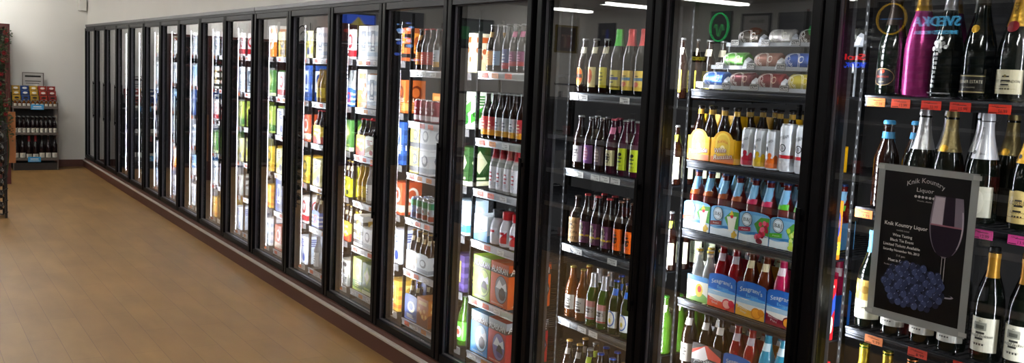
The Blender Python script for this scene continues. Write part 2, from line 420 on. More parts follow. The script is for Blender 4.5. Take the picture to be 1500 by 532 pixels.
def art_bj(tagc, fruit, kind=0):
    w, h = .138, .108; a = Art(); a.rect(-w/2, 0, w/2, h*.9, paper('#7db6dc'), 2)
    a.slices(-w/2, w/2, 12, lambda x: 0, lambda x: h*(.26+.05*math.sin(x*40)), paper('#e6eef0')); a.slices(-w/2, w/2, 10, lambda x: h*.26, lambda x: h*(.31+.05*math.sin(x*50+1)), paper('#2f7db8'))
    G = paper('#4f9a35'); a.poly([(.0, h*.62), (.03, h*.86), (w/2, h*.88), (w/2, h*.3), (.02, h*.35)], G)
    f = paper(fruit); rr = random.Random(kind)
    if kind < 2:
        a.poly([(.014, h*.66), (.058, h*.7), (.05, h*.22), (.024, h*.2)], f); a.poly([(.012, h*.68), (.06, h*.73), (.058, h*.66), (.014, h*.6)], WHITEP)
        a.ell(.036, h*.72, .008, .008, paper('#d8203a'), 8); a.poly([(.024, h*.74), (.034, h*.92), (.046, h*.76)], paper('#e8c83a'))
        for q in range(5): a.ell(.046+.007*(q % 3), h*(.06+.07*(q // 2)), .007, .006, paper('#d9b13a'), 8)
    else:
        for q in range(16): a.ell(.036+rr.uniform(-.024, .026), h*(.2+.5*rr.random()), .0085, .0085, paper([fruit, '#e0607a' if kind == 2 else '#dcea8a', '#a01a34' if kind == 2 else '#7ab02a'][q % 3]), 8)
        a.ell(.03, h*.1, .016, .009, paper('#7a1428' if kind == 2 else '#c8d84a'), 8)
    a.ell(-.032, h*.72, .025, .025, paper('#15171c'), 16); a.ell(-.032, h*.72, .0225, .0225, paper('#dfeaf0'), 16); a.ring(-.032, h*.72, .02, .02, .0012, INK)
    a.text('B&J', -.032, h*.72, .014, INK, w=.03)
    a.poly([(-w/2, h*.3), (-.012, h*.36), (-.012, h*.5), (-w/2, h*.44)], paper(tagc)); a.text('Premium', -.038, h*.4, .006, WHITEP, w=.03, rot=.09)
    return a
for i, (t, f, nm) in enumerate([('#a03a1e', '#f4ead2', 'blue carrier, brown tag'), ('#7c2a22', '#f2f0dc', 'blue carrier, white drink'), ('#a31a3c', '#c8304a', 'blue carrier, red fruit'), ('#4fae1e', '#b8d84a', 'blue carrier, green tag')]):
    P['bj%d' % i] = carrier(nm, .138, .13, .108, '#5d9fd0', art_bj(t, f, i), .012)
def bjb(desc, c): return bottle(desc, M('#5a1210', .07), '#7db6dc', '#222222', prof=[(r, z*.95) for r, z in BEER], lz=(.13, .195), half=.028, cap='#2a3f6a', extra=lambda a: (a.rect(-.028, .13, .028, .148, paper(c), 10), a.ell(0, .172, .0095, .0095, INK, 8), a.ell(0, .172, .0078, .0078, paper('#cfe0ea'), 8), a.text('B&J', 0, .172, .005, INK, w=.012)))
P['bjb0'] = bjb('cooler bottle, brown neck tag', '#a8521e'); P['bjb1'] = bjb('cooler bottle, magenta neck tag', '#c01f50'); P['bjb2'] = bjb('cooler bottle, green neck tag', '#4fae1e')
def art_sea(c, fruit, w1, w2):
    w, h = .136, .125; a = Art(); a.rect(-w/2, 0, w/2, h*.8, paper('#f0ece2'), 2)
    a.slices(-w/2, w/2, 12, lambda x: 0, lambda x: h*(.3-.1*math.sin((x+w/2)*20)), paper(c)); a.slices(-w/2, w/2, 12, lambda x: h*(.36), lambda x: h*(.5+.03*math.sin(x*60)), paper('#a9c7dc'))
    a.arch(-w/2, h*.52, w/2, h*.8, h*.19, paper('#1f63b8'), 16); a.slices(-w/2, w/2, 12, lambda x: h*.5, lambda x: h*(.56+.03*math.sin(x*45)), paper('#4b9ae0'))
    a.text("Seagram's", 0, .092, .016, WHITEP, w=.105, arc=.008); a.text('Escapes', .006, .077, .011, paper('#7fc4f0'), w=.055)
    a.ell(.03, h*.17, .024, .02, paper(fruit), 12); a.ell(.03, h*.17, .019, .015, paper('#f6b0a0' if fruit == '#d8203a' else '#f4a42a'), 12); a.ell(.052, h*.22, .015, .013, paper(fruit), 10)
    a.text(w1, -.034, h*.22, .0075, WHITEP, w=.045, rot=-.12); a.text(w2, -.03, h*.13, .0075, WHITEP, w=.03, rot=-.12)
    return a
P['sea0'] = carrier('blue carrier, red fruit picture', .136, .13, .125, '#1f5fae', art_sea('#e2532e', '#d8203a', 'Strawberry', 'Splash'), .012, back='#c8102e')
P['sea1'] = carrier('blue carrier, orange fruit picture', .136, .13, .125, '#1f5fae', art_sea('#efb23c', '#d8861a', 'Peach', 'Orange'), .012, back='#e89020')
P['sea2'] = carrier('blue carrier, dark cherry base', .136, .13, .125, '#1f5fae', art_sea('#8a1230', '#6a0a24', 'Black Cherry', 'Fizz'), .012, back='#d01850')
def seab(desc, gl, nk): return bottle(desc, M(gl, .06, spec=.8), None, cap='#1c2a78', neck=nk, capmetal=.3)
P['seab0'] = seab('red drink bottle with blue cap', '#8a0f14', '#c8b8c0'); P['seab1'] = seab('brown drink bottle with blue cap', '#5a240c', '#d8c8a0'); P['seab2'] = seab('teal drink bottle with blue cap', '#1c8aa8', '#c8e0e8'); P['seab3'] = seab('pink drink bottle, blue cap', '#a81848', '#e0c8d0')
def art_marg():
    w, h = .11, .095; a = Art(); a.rect(-w/2, 0, w/2, h, paper('#e8e4d4'), 2); a.rect(-w/2, h*.8, w/2, h, paper('#3f86c0'), 2); a.slices(-w/2, w/2, 10, lambda x: 0, lambda x: h*(.25+.1*math.sin(x*60)), paper('#7fae52'))
    a.ell(.01, h*.45, .02, .025, paper('#e9c43a'), 10); a.ell(.012, h*.5, .01, .012, paper('#d03a2a'), 8); return a
P['marg'] = carrier('small white cocktail carrier', .11, .115, .095, '#d8d4c4', art_marg(), .004)
P['margb'] = bottle('clear bottle with gold cap', CLEAR, None, cap='#caa43a', neck='#f0e8d0', prof=[(r*.84, z*.82) for r, z in BEER])
def art_jack():
    w, h = .15, .12; a = Art(); a.rect(-w/2, 0, w/2, h*.8, paper('#1a1a1c'), 2); a.poly([(-w/2, h*.75), (0, h), (w/2, h*.75), (w/2, h*.6), (-w/2, h*.6)], paper('#d8503c')); a.poly([(-w/2, h*.62), (-.01, h*.95), (.01, h*.6), (-.01, h*.5), (-w/2, h*.45)], paper('#f0e8e4'))
    a.text("JACK DANIEL'S", 0, h*.44, .014, WHITEP, w=.125, arc=.008); a.text('Country', 0, h*.25, .013, WHITEP, w=.07); a.rect(-.06, h*.05, .06, h*.12, paper('#c8503a'), 1); return a
P['jack'] = carrier('black and red whiskey carrier', .15, .13, .12, '#26201e', art_jack(), .004)
P['jackb'] = bottle('amber whiskey cooler bottle', AMBER, '#e8e0d4', '#222222', neck='#e8e0d4', cap='#20201e')
# ---- craft beer cooler (third nearest door)
P['ora'] = bottle('beer bottle with orange oval label', AMBER, None, neck='#e8e4d0', cap='#8a8a88', half=.03, lz=(.03, .1))
def ovlab(c1, c2, ink):
    def f(a): a.ell(0, .068, .024, .04, paper(c2), 14); a.ell(0, .068, .021, .036, paper(c1), 14); a.rect(-.019, .062, .019, .078, paper(ink), 8); a.ell(0, .045, .012, .01, paper('#e8b84a'), 8)
    return f
P['ora'] = bottle('brown bottle with orange oval label', AMBER, '#2a160c', '#2a160c', neck='#e8e4d0', half=.022, lz=(.03, .1), extra=ovlab('#e0601e', '#d8c070', '#30221a'))
P['yel1'] = bottle('brown bottle with orange cream label', AMBER, '#e0d49a', '#8a3a1e', neck='#efe8c8', blob='#d0602a', half=.03, lz=(.025, .11), word='ALE')
P['yel2'] = bottle('brown bottle with yellow green label', AMBER, '#d6c93e', '#5a5a1e', neck='#efe8c8', half=.03, lz=(.025, .11), band='#c8bc30')
P['foilg'] = bottle('dark bottle with green foil neck', DGREEN, '#c9ba3c', '#30301a', prof=[(r*1.12, z*1.18) for r, z in BEER], foil=M('#46c83c', .35, metal=.4, bump=.3, nscale=120), foilz=(.2, .268), lz=(.02, .1), half=.04, extra=lambda a: (a.rect(-.03, .06, .03, .072, paper('#3a4a8a'), 6), a.rect(-.034, .028, .034, .034, paper('#6a5a1a'), 6)))
P['foilr'] = bottle('dark bottle with coral foil neck', DGREEN, '#d8b84a', '#503018', prof=[(r*1.12, z*1.18) for r, z in BEER], foil=M('#e0504e', .35, metal=.4, bump=.3, nscale=120), foilz=(.2, .268), lz=(.02, .1), half=.04, extra=lambda a: (a.rect(-.03, .06, .03, .072, paper('#3a6a8a'), 6), a.ell(0, .045, .014, .01, paper('#c8502a'), 8)))
P['leaf'] = bottle('brown bottle with white leaf label', AMBER, '#c9c6c4', '#4a4648', half=.036, extra=lambda a: [a.poly([(0, .04), (.02*math.cos(t)-.002, .065+.03*math.sin(t)), (.02*math.cos(t)+.003, .063+.03*math.sin(t))], paper('#5a5458')) for t in (.2, .8, 1.5, 2.2, 2.9)])
P['pur'] = bottle('brown bottle with purple swirl label', AMBER, '#8a5a9a', '#e0c0d8', half=.036, blob='#c8829a', lz=(.03, .108))
P['gry'] = bottle('brown bottle with dark grey label', AMBER, '#6a5e66', '#c8b8b0', half=.036, blob='#8f7f78', lz=(.03, .108))
P['cream'] = bottle('plum bottle with cream emblem label', M('#3a1022', .07, spec=.8), '#d8cfa0', '#3a3020', half=.034, neck='#d87a9a', cap='#c85a6a', lz=(.035, .1), extra=lambda a: (a.ring(0, .068, .014, .02, .003, INK), a.ell(0, .068, .007, .011, INK, 8)))
P['lime'] = bottle('plum bottle with lime green label', M('#3a1022', .07, spec=.8), '#b4c22c', '#30401a', half=.034, lz=(.025, .115), extra=lambda a: (a.ell(.004, .09, .009, .007, INK, 8), a.ring(-.006, .08, .006, .008, .002, INK)))
P['imp'] = bottle('stout bottle with brown lettered label', AMBER, '#a8855a', '#2a1a10', half=.05, prof=STUB, lz=(.01, .118), cap='#3a3028', extra=lambda a: (a.rect(-.05, .01, .05, .118, paper('#b08d60'), 16), a.text('IMPERIAL', 0, .1, .015, INK, w=.07), a.text('RED', -.004, .077, .018, INK, w=.05), a.text('BLACK IPA', 0, .053, .014, INK, w=.075), a.text('STATE', .004, .028, .014, INK, w=.06)))
P['fig'] = bottle('brown bottle with mauve figure label', AMBER, '#6b3f5c', '#c8b89a', half=.04, cap='#a83a3a', lz=(.02, .112), extra=lambda a: (a.rect(-.014, .03, .008, .105, paper('#9a8f7a'), 5), a.ell(-.003, .085, .008, .012, paper('#3a3228'), 6), a.rect(-.04, .048, .04, .056, paper('#d8b83a'), 12), a.ell(.02, .07, .007, .02, paper('#8a5a7a'), 6)))
P['orl'] = bottle('brown bottle with bright orange label', AMBER, '#e8641a', '#30180c', half=.034, cap='#6a4a3a', lz=(.025, .115), extra=lambda a: (a.ring(0, .07, .013, .018, .003, INK), a.ell(0, .07, .006, .01, INK, 8), a.text('ALE', 0, .1, .007, INK, w=.02)))
P['cor'] = bottle('amber bottle with white square label', AMBERL, '#d6d6cf', '#20242c', half=.038, cap='#8a7a3a', lz=(.04, .105), neck=None, extra=lambda a: (a.text('Corona', 0, .085, .011, paper('#26324a'), w=.045), a.text('Extra', .002, .066, .01, INK, w=.034), a.rect(-.02, .045, .02, .056, paper('#2a2a30'), 6)))
P['beck'] = bottle('green bottle with silver neck', GREENL, '#c9c4c4', '#16181c', half=.036, foil=SILVER, foilz=(.17, .229), lz=(.03, .11), extra=lambda a: (a.slices(-.036, .036, 12, lambda x: .085, lambda x: .11, paper('#c88a86')), a.text("BECK'S", 0, .068, .015, INK, w=.055), a.rect(-.036, .032, .036, .038, paper('#b8403a'), 12)))
P['bluen'] = bottle('green bottle with blue neck band', GREEN, '#d8dcd8', '#22408a', half=.034, lz=(.03, .1), neck='#2a6ac8', cap='#2a4a9a', extra=lambda a: (a.ell(0, .068, .024, .034, paper('#3a62a8'), 12), a.ell(0, .068, .019, .028, paper('#e8e4d8'), 12), a.ell(0, .06, .008, .01, paper('#d8c83a'), 8)))
P['goldcap'] = bottle('brown bottle with gold cap', AMBER, '#d8cfb8', '#222222', cap='#b89048', neck='#8a8278')
P['bluecap'] = bottle('brown bottle with blue cap', AMBER, '#c8ccd8', '#22408a', cap='#2a55b8')
P['paleale'] = bottle('brown bottle with cream green label', AMBER, '#d8dcb8', '#1f4a1e', word='PALE', half=.045, lz=(.025, .11), neck='#b8c83a')
# ---- fourth nearest door
P['fb'] = bottle('brown bottle with orange label', AMBER, '#d88a3a', '#5a2a12', half=.036, neck='#c8a060')
P['bl'] = bottle('brown bottle with pale blue label', AMBER, '#86a8c8', '#22408a', half=.036)
P['rb'] = bottle('brown bottle with red blue label', AMBER, '#5a6aa0', '#e0e0e8', half=.036, band='#c8202e', lz=(.015, .11))
P['dk'] = bottle('brown bottle with dark pink label', AMBER, '#7a2a5a', '#e890b8', half=.036, neck='#b84a7a', band='#b8202a')
P['ho'] = bottle('brown bottle with red orange label', AMBER, '#b83a3e', '#f0d8b0', half=.038, lz=(.02, .112), band='#e09a2a')
P['hw'] = bottle('brown bottle with white gold label', AMBER, '#b8bcc0', '#3a3e4a', half=.038, lz=(.02, .112), band='#c8963a')
P['ice'] = bottle('frosted bottle with red neck', CLEAR, '#e8e8ee', '#b8202a', half=.042, lz=(.015, .125), foil=M('#a81824', .3), foilz=(.165, .23), extra=lambda a: (a.ring(0, .08, .014, .022, .002, paper('#8a90a0')), a.rect(-.012, .03, .012, .05, paper('#c8ccd8'), 4)))
def pouch(desc, capc, red):
    p = Prod('drink_jug', 'jug', desc, .085, .085); c = .04
    p.part('body', MB().lathe([(.03, 0), (.038, .004), (.04, .02), (.039, .09), (.03, .12), (.02, .14), (.018, .15)], M('#e8e8ee', .25, trans=.2), 20, (c, 0, 0)))
    p.part('cap', MB().lathe([(.0285, .135), (.0295, .137), (.029, .172), (.027, .175)], M(capc, .3), 22, (c, 0, 0)))
    a = Art().rect(-.035, .02, .035, .085, paper('#e4e6ee'), 10); a.slices(-.035, .035, 10, lambda x: .02, lambda x: .05+x*.8, paper(red)); a.rect(-.018, .062, .02, .074, paper('#c8202e'), 4)
    p.part('label', a.lay(MB(), round_front(c, interp([(.04, .02), (.039, .09)])))); return p
P['jugg'] = pouch('white jug with grey cap', '#3e4448', '#c8ccd4'); P['jugr'] = pouch('white jug with red cap', '#c01a22', '#c8202e')
P['bwbox'] = carton('pale blue and white carton', .13, .16, .13, '#e2ecf2', Art().rect(-.065, 0, .065, .13, paper('#dfeaf0'), 2).slices(-.065, .065, 10, lambda x: 0, lambda x: .045+.2*x, paper('#2f93c8')).text('ICE', -.01, .09, .02, paper('#3a4a5a'), w=.05).rect(-.05, .055, .03, .06, paper('#3a4a5a'), 1))
def art_alask(c, pic, picc, light):
    w, h = .165, .22; a = Art(); a.rect(-w/2, 0, w/2, h, paper(c), 2); a.rect(-w/2, h*.82, w/2, h, paper(light), 2)
    a.slices(-w/2, w/2, 10, lambda x: h*.74, lambda x: h*(.84+.02*math.sin(x*90)), paper('#23241f'))
    a.text('ALASKAN', .002, h*.835, .034, paper('#1a1a1a'), w=.155); a.text('ALASKAN', .0, h*.84, .032, paper('#ecece6'), w=.15)
    a.ell(.02, h*.4, .06, .07, paper('#26282a'), 16); a.ell(.02, h*.4, .056, .066, paper(picc), 16); a.poly([(-.03, h*.42), (0, h*.62), (.03, h*.5), (.06, h*.58), (.07, h*.4)], paper('#e8eaec')); a.ell(.03, h*.3, .032, .03, paper(pic), 12); a.poly([(.0, h*.3), (.02, h*.46), (.045, h*.44), (.065, h*.26)], paper('#3a3c40'))
    a.text('ALASKAN BREWING', -.01, h*.06, .009, paper('#efe8d0'), w=.11)
    return a
for nm, c, pic, picc, li, d in [('al1', '#93b820', '#6a8a1e', '#b8cf5a', '#7fae2a', 'lime green beer carton'), ('al2', '#cf5518', '#3a2a22', '#8a8f96', '#b8481a', 'orange beer carton'), ('al3', '#1f7fb8', '#2a3a4a', '#bcd4e4', '#9ab8c8', 'blue beer carton'), ('al4', '#b81c24', '#4a4a8a', '#7a7ab0', '#a8b0b4', 'red beer carton')]:
    P[nm] = carton(d, .165, .25, .22, c, art_alask(c, pic, picc, li), top='#9a9a92')
# ---- generic cartons and packs for the farther doors
def gen(key, desc, c1, c2, c3, w=.14, d=.13, h=.2, word=None, wc='#222222'):
    a = swirl(Art(), w, h, c1, c2, c3, key)
    if word: a.text(word, 0, h*.4, h*.12, paper(wc), w=w*.8)
    P[key] = carton(desc, w, d, h, c1, a)
gen('cre', 'cream carton with orange lid', '#efe6c4', '#e8dca8', '#c8602a', h=.2); gen('grw', 'green and white carton', '#e4ecd8', '#4aa83a', '#2f7f2a', h=.19, word='LIME')
gen('dia', 'dark green diamond carton', '#2a4a22', '#dfe8b8', '#efe9c0', h=.2); gen('lbw', 'light blue and white carton', '#cfe4f0', '#4aa0d0', '#efe0e0', h=.18)
gen('pur2', 'deep purple carton', '#3a2f5a', '#57487e', '#b8a860', h=.19); gen('orb', 'orange and black carton', '#b0562a', '#1a1414', '#f0a040', h=.19)
gen('ors', 'orange carton with white word', '#b8602a', '#d09a50', '#6a2a14', h=.19, word='ALES', wc='#f4ead8'); gen('blu', 'royal blue carton', '#2a4f94', '#1c3a70', '#e8eef4', h=.25, word='LITE', wc='#f4f4f8')
gen('oral', 'red and orange carton', '#b84e2e', '#dcc4a8', '#f0e0d0', h=.19); gen('whb', 'white carton with blue emblem', '#e0e6ec', '#c8d4e4', '#2a4aa0', h=.2)
gen('yeo', 'yellow and orange carton', '#d0a23c', '#c0642a', '#f8e080', h=.18); gen('yeb', 'yellow and black carton', '#e8d048', '#1a1a16', '#1a1a16', h=.135, w=.11)
gen('whk', 'white and silver carton', '#f0f0ee', '#c8ccd0', '#8a8e94', h=.135, w=.12); gen('grn', 'bright green carton', '#4a7d3c', '#a8c050', '#e0e4b8', h=.2)
gen('pyl', 'pale yellow carton', '#e8e2a0', '#c8c05a', '#3a4a7a', h=.19); gen('red', 'red and white carton', '#e8e4e0', '#b8202a', '#c8202e', h=.19)
gen('whi', 'plain white carton', '#eef0f0', '#b8c8d8', '#6a7a8a', h=.21); gen('yel', 'golden yellow carton', '#c8a83c', '#a8862a', '#3a3a1a', h=.19)
gen('grey', 'grey white carton with emblem', '#b8b8b0', '#8a8a84', '#20242a', h=.17, word='B', wc='#f4f4f4'); gen('wgy', 'white carton with black and gold', '#ecebe2', '#1c1a16', '#caa43a', h=.2)
gen('lgr', 'lime and green carton', '#98ac4c', '#3a6a34', '#e8e46a', h=.21); gen('orbox', 'amber carton with brown emblem', '#c8782a', '#7a3a14', '#efc070', h=.16)
gen('lbl', 'pale sky blue carton', '#a8cce8', '#eef2f4', '#2a6ab0', h=.2); gen('wor', 'white and orange carton', '#f2efe8', '#e8862a', '#e8862a', h=.24)
gen('navy', 'navy carton with pale emblem', '#26407a', '#3a4a8a', '#e8e4c8', h=.135, w=.15)
def pack(key, desc, c1, c2, c3, w=.135, d=.13, h=.115):
    P[key] = carrier(desc, w, d, h, c1, swirl(Art(), w, h*.88, c1, c2, c3, key), .008, side=swirl(Art(), d*.98, h*.85, c1, c2, c3, key+'s'))
pack('pw', 'white bottle carrier', '#e8e4dc', '#c8b898', '#5a4a3a'); pack('pyg', 'yellow green bottle carrier', '#c8c822', '#e8e050', '#3a4a1a', h=.13); pack('pgr', 'green bottle carrier', '#3a8a3a', '#b8d84a', '#e8f0c0')
pack('pnv', 'navy bottle carrier with picture', '#2c4a86', '#20386a', '#efe4b0', w=.15, h=.15); pack('pye', 'yellow bottle carrier', '#e8c83a', '#c8402a', '#f4ecc0', h=.13); pack('psil', 'silver grey bottle carrier', '#cdd6da', '#8a9aa4', '#5a6a74', w=.132)
pack('pored', 'orange and red bottle carrier', '#e07a24', '#c8302a', '#f4dca0', h=.13); pack('pbl', 'blue and white bottle carrier', '#3a6ac0', '#e8eef4', '#d03a4a', h=.12); pack('pbe', 'pale cream bottle carrier', '#efe8cc', '#b8a878', '#a83a2a', h=.13)
P['bb'] = bottle('plain brown beer bottle', AMBER, None, neck='#c8b890', cap='#a8863a'); P['bg'] = bottle('plain green beer bottle', GREENL, None, neck='#d8d8b0', cap='#3a7a2a')
P['by'] = bottle('straw beer bottle with yellow label', STRAW, '#e8c83a', '#3a2a12', half=.036); P['bw'] = bottle('clear bottle with white label', CLEAR, '#efeee8', '#3a4a6a', half=.04, lz=(.02, .12))
P['br'] = bottle('brown bottle with red cap', AMBER, '#c83a2a', '#f0e0c0', half=.036, cap='#b8242a')
P['glab'] = bottle('large green label bottle', GREENL, '#4a9a2a', '#f0e8d0', half=.06, prof=[(r*1.3, z*1.15) for r, z in BEER], lz=(.03, .13), extra=lambda a: (a.ell(0, .075, .024, .03, paper('#f0e8d0'), 12), a.ell(0, .075, .014, .016, paper('#b83a2a'), 10)))
P['cr'] = can('red and white drink can', '#8a1626', '#e8dcdc', word='BEER', ink='#e8dcdc'); P['cg'] = can('silver can with green top', '#a8acb0', '#8a2a20', topcol='#2f8a5a', ink='#6a1c16')
P['cgb'] = can('blue can with green top', '#5a7ab0', '#20386a', topcol='#2f8a5a', ink='#e8eef4')
# ---- sparkling wine (nearest door)
CHAMP = [(.03, 0), (.042, .004), (.0435, .014), (.0435, .125), (.0415, .15), (.034, .185), (.024, .22), (.0178, .25), (.0158, .275), (.0158, .281), (.0175, .283), (.0175, .29), (.015, .305), (.0145, .312)]
WINE = [(.03, 0), (.0385, .004), (.0395, .012), (.0395, .15), (.037, .175), (.026, .21), (.0175, .235), (.015, .25), (.0148, .292), (.016, .294), (.016, .302), (.0145, .304)]
def champ(desc, glass, foil, lab, **k): return bottle(desc, glass, lab, prof=CHAMP, foil=foil, name='sparkling_wine_bottle', **k)
P['c1'] = champ('dark sparkling bottle, red badge label', DGREEN, M('#2a2018', .35, metal=.5), '#1a1a1e', foilz=(.21, .308), lz=(.03, .08), half=.036, extra=lambda a: (a.ring(0, .055, .036, .026, .0012, paper('#caa86a')), a.ell(0, .072, .008, .006, paper('#b8401e'), 8), a.text('CHANDON', 0, .056, .006, paper('#c8402a'), w=.04), a.text('BRUT', 0, .04, .004, paper('#c8b080'), w=.018)))
P['c2'] = bottle('glossy pink sparkling bottle', M('#b83a86', .25, metal=.5), None, prof=[(r*1.02, z*1.1) for r, z in CHAMP], foil=GOLD, foilz=(.25, .34), name='sparkling_wine_bottle')
def ornament(a):
    for i in range(14):
        t = i*2.399; r = .0018*i; a.ell(r*math.cos(t)*.8, .15+r*math.sin(t), .006, .006, SILVER, 6)
    a.rect(-.04, .0, .04, .016, SILVER, 12)
    for i in range(9): a.rect(-.014+.001*i, .03+.013*i, -.004+.001*i, .038+.013*i, SILVER, 3)
P['c3'] = champ('dark sparkling bottle with silver ornament', DGREEN, SILVER, '#0d110e', foilz=(.25, .308), lz=(.02, .021), half=.02, extra=ornament)
P['c4'] = champ('dark sparkling bottle, black gold label', DGREEN, M('#3a3020', .35, metal=.6), '#23201a', foilz=(.26, .308), lz=(.018, .07), half=.044, neck=None, extra=lambda a: (a.rect(-.044, .064, .044, .067, paper('#b8a878'), 14), a.rect(-.044, .02, .044, .023, paper('#b8a878'), 14), a.text('WERNER ESTATE', 0, .05, .009, paper('#d8d0b8'), w=.076), a.text('BRUT RESERVE', 0, .034, .004, paper('#b8b09a'), w=.04), a.ell(0, .195, .012, .011, GOLD, 8)))
P['c5'] = champ('dark sparkling bottle, cream label', DGREEN, GOLD, '#d9d0ae', foilz=(.2, .308), lz=(.02, .085), half=.046, extra=lambda a: (a.text('MOËT & CHANDON', 0, .054, .008, paper('#4a4638'), w=.076), a.ell(0, .068, .004, .004, paper('#8a7a4a'), 6), a.text('IMPERIAL', 0, .04, .004, paper('#6a6048'), w=.03), a.rect(-.03, .033, .03, .0338, paper('#8a7a4a'), 4), a.ell(0, .2, .017, .015, M('#8a1422', .3), 10), a.text('MOËT', 0, .25, .009, INK, w=.03, rot=1.57)))
P['bluefoil'] = bottle('dark bottle with sky blue band', AMBER, None, prof=[(r*1.2, z*1.15) for r, z in BEER], foil=M('#4a9ac8', .35), foilz=(.212, .232), neck=None)
P['bluefoil'].part('cap', MB().lathe([(.0178, .255), (.018, .262), (.015, .267)], M('#3f93c0', .35), 18, (.0366, 0, 0)))
P['s1'] = champ('silver foil sparkling bottle', DGREEN, SILVER, '#d8d8d0', foilz=(.19, .308), lz=(.03, .1), half=.045, extra=lambda a: (a.rect(-.02, .05, .02, .08, paper('#8a8a84'), 4),))
P['s2'] = champ('white foil bottle, pale label', DGREEN, M('#dcdde2', .3, metal=.3), '#d0cdb8', foilz=(.18, .308), lz=(.02, .105), half=.055, extra=lambda a: (a.ell(.01, .062, .022, .035, paper('#e4e0cc'), 10), a.text('KORBEL', .0, .25, .008, INK, w=.035, rot=-1.57), a.ell(-.014, .198, .007, .006, INK, 6), a.text('Brut', .012, .195, .006, INK, w=.016)))
P['s3'] = champ('gold foil bottle, gold label', DGREEN, GOLD, '#d8bf7a', foilz=(.18, .308), lz=(.02, .105), half=.055, extra=lambda a: (a.ell(0, .1, .02, .008, paper('#d8bf7a'), 8), a.text('KORBEL', 0, .075, .012, paper('#5a4420'), w=.056), a.ell(-.014, .198, .007, .006, INK, 6), a.text('Extra Dry', 0, .05, .006, paper('#5a4420'), w=.04), a.rect(-.035, .035, .035, .0365, paper('#8a6a30'), 4)))
P['s4'] = champ('copper foil sparkling bottle', DGREEN, COPPER, '#caa07a', foilz=(.18, .308), lz=(.02, .1), half=.05)
P['s5'] = champ('bronze foil sparkling bottle', DGREEN, M('#8a7a50', .35, metal=.7, bump=.3, nscale=90), '#2a2620', foilz=(.19, .308), lz=(.02, .1), half=.05, extra=lambda a: (a.ell(0, .2, .013, .01, GOLD, 8),))
P['w1'] = bottle('wine bottle with cream house label', DGREEN, '#e6e2cc', '#3a3a34', prof=WINE, foil=M('#b8862e', .35, metal=.5), foilz=(.235, .303), lz=(.03, .125), half=.05, name='wine_bottle', extra=lambda a: (a.rect(-.018, .09, .018, .112, paper('#9a9a8a'), 6), a.rect(-.012, .094, .012, .104, paper('#5a5c50'), 4), a.poly([(-.02, .104), (0, .117), (.02, .104)], paper('#6a6c60')), a.text('Kendall Jackson', 0, .075, .009, INK, w=.07, shear=.3), a.text('CHARDONNAY', 0, .052, .004, paper('#6a6a5a'), w=.036)))
P['w2'] = bottle('wine bottle with gold marbled label', DGREEN, '#b89848', '#7a5a20', prof=WINE, foil=M('#5a9ac0', .35), foilz=(.235, .303), lz=(.03, .15), half=.06, name='wine_bottle', extra=lambda a: (a.rect(-.06, .03, .06, .09, paper('#dcd8c0'), 16), a.rect(-.06, .088, .06, .1, paper('#b89848'), 16), a.ell(.01, .12, .014, .012, paper('#8a6a28'), 8), a.ell(-.02, .125, .01, .014, paper('#d8c070'), 8), a.text('Reserve', 0, .065, .008, INK, w=.05)))
P['w3'] = bottle('dark wine bottle with white label', DGREEN, '#e8e6dc', '#4a4a44', prof=WINE, foil=M('#2a2a2a', .35), foilz=(.235, .303), lz=(.03, .1), half=.055, name='wine_bottle')
P['w4'] = bottle('wine bottle with greenish gold capsule', DGREEN, '#e6e2cc', '#3a3a34', prof=WINE, foil=M('#9a9a3a', .35, metal=.5), foilz=(.22, .303), lz=(.03, .125), half=.05, name='wine_bottle', extra=P['w1'] and (lambda a: (a.rect(-.018, .09, .018, .112, paper('#9a9a8a'), 6), a.poly([(-.02, .104), (0, .117), (.02, .104)], paper('#6a6c60')), a.text('Kendall Jackson', 0, .075, .009, INK, w=.07, shear=.3))))
P['g1'] = bottle('green bottle with gold foil', GREENL, '#d8d0a0', '#3a3a1a', prof=WINE, foil=M('#b8a030', .3, metal=.7, bump=.3, nscale=80), foilz=(.2, .303), name='wine_bottle'); P['g2'] = bottle('bottle with copper foil', GREEN, '#d8a070', '#3a1a0a', prof=WINE, foil=COPPER, foilz=(.2, .303), name='wine_bottle'); P['g3'] = bottle('bottle with silver foil', DGREEN, '#d8d8d8', '#3a3a3a', prof=WINE, foil=SILVER, foilz=(.2, .303), name='wine_bottle')
# ------------------------------------------------------------------ stocking
def row(k, s, keys, u0, gap=.006, rows=1, detail=True, us=None):
    u = u0
    for i, key in enumerate(keys):
        if key is None: u += .07; continue
        p = P[key]; uc = us[i] if us else u+p.w/2
        for r in range(rows): place(p, k, s, uc, i+1, r, detail=detail)
        u = uc+p.w/2+gap
    return u
def loaded(k, s, key, bots, u, n, per=2, row_=0, detail=True):
    """carrier with bottles standing in it: per across, two deep"""
    c = P[key]; place(c, k, s, u, n, row_, detail=detail); z = SHELF[k][s]+.0062
    x0 = D+SHF+.012+row_*(c.d+.006)
    for j in range(2):
        for i in range(per):
            b = P[bots[(i) % len(bots)]]; yy = yl(k)-u+(c.w/2)*(1-(2*i+1)/per)
            xx = x0+c.d*(.248 if j == 0 else .754)-b.d/2
            lab = '%s, %s %s, %s%s carrier, %s shelf, %s' % (b.desc, ['left', 'right'][i], ['front', 'rear'][j], ORD[n] if n < 50 else 'end', ['', ' rear-row', ' third-row'][row_], SHN[s], door_word(k))
            assert len(lab.split()) <= 16, lab
            o = b.put((xx+b.d*.025, yy, z), lab, 'bottles in carriers behind the %s' % door_word(k), detail); o.scale = (.95, .95, 1)
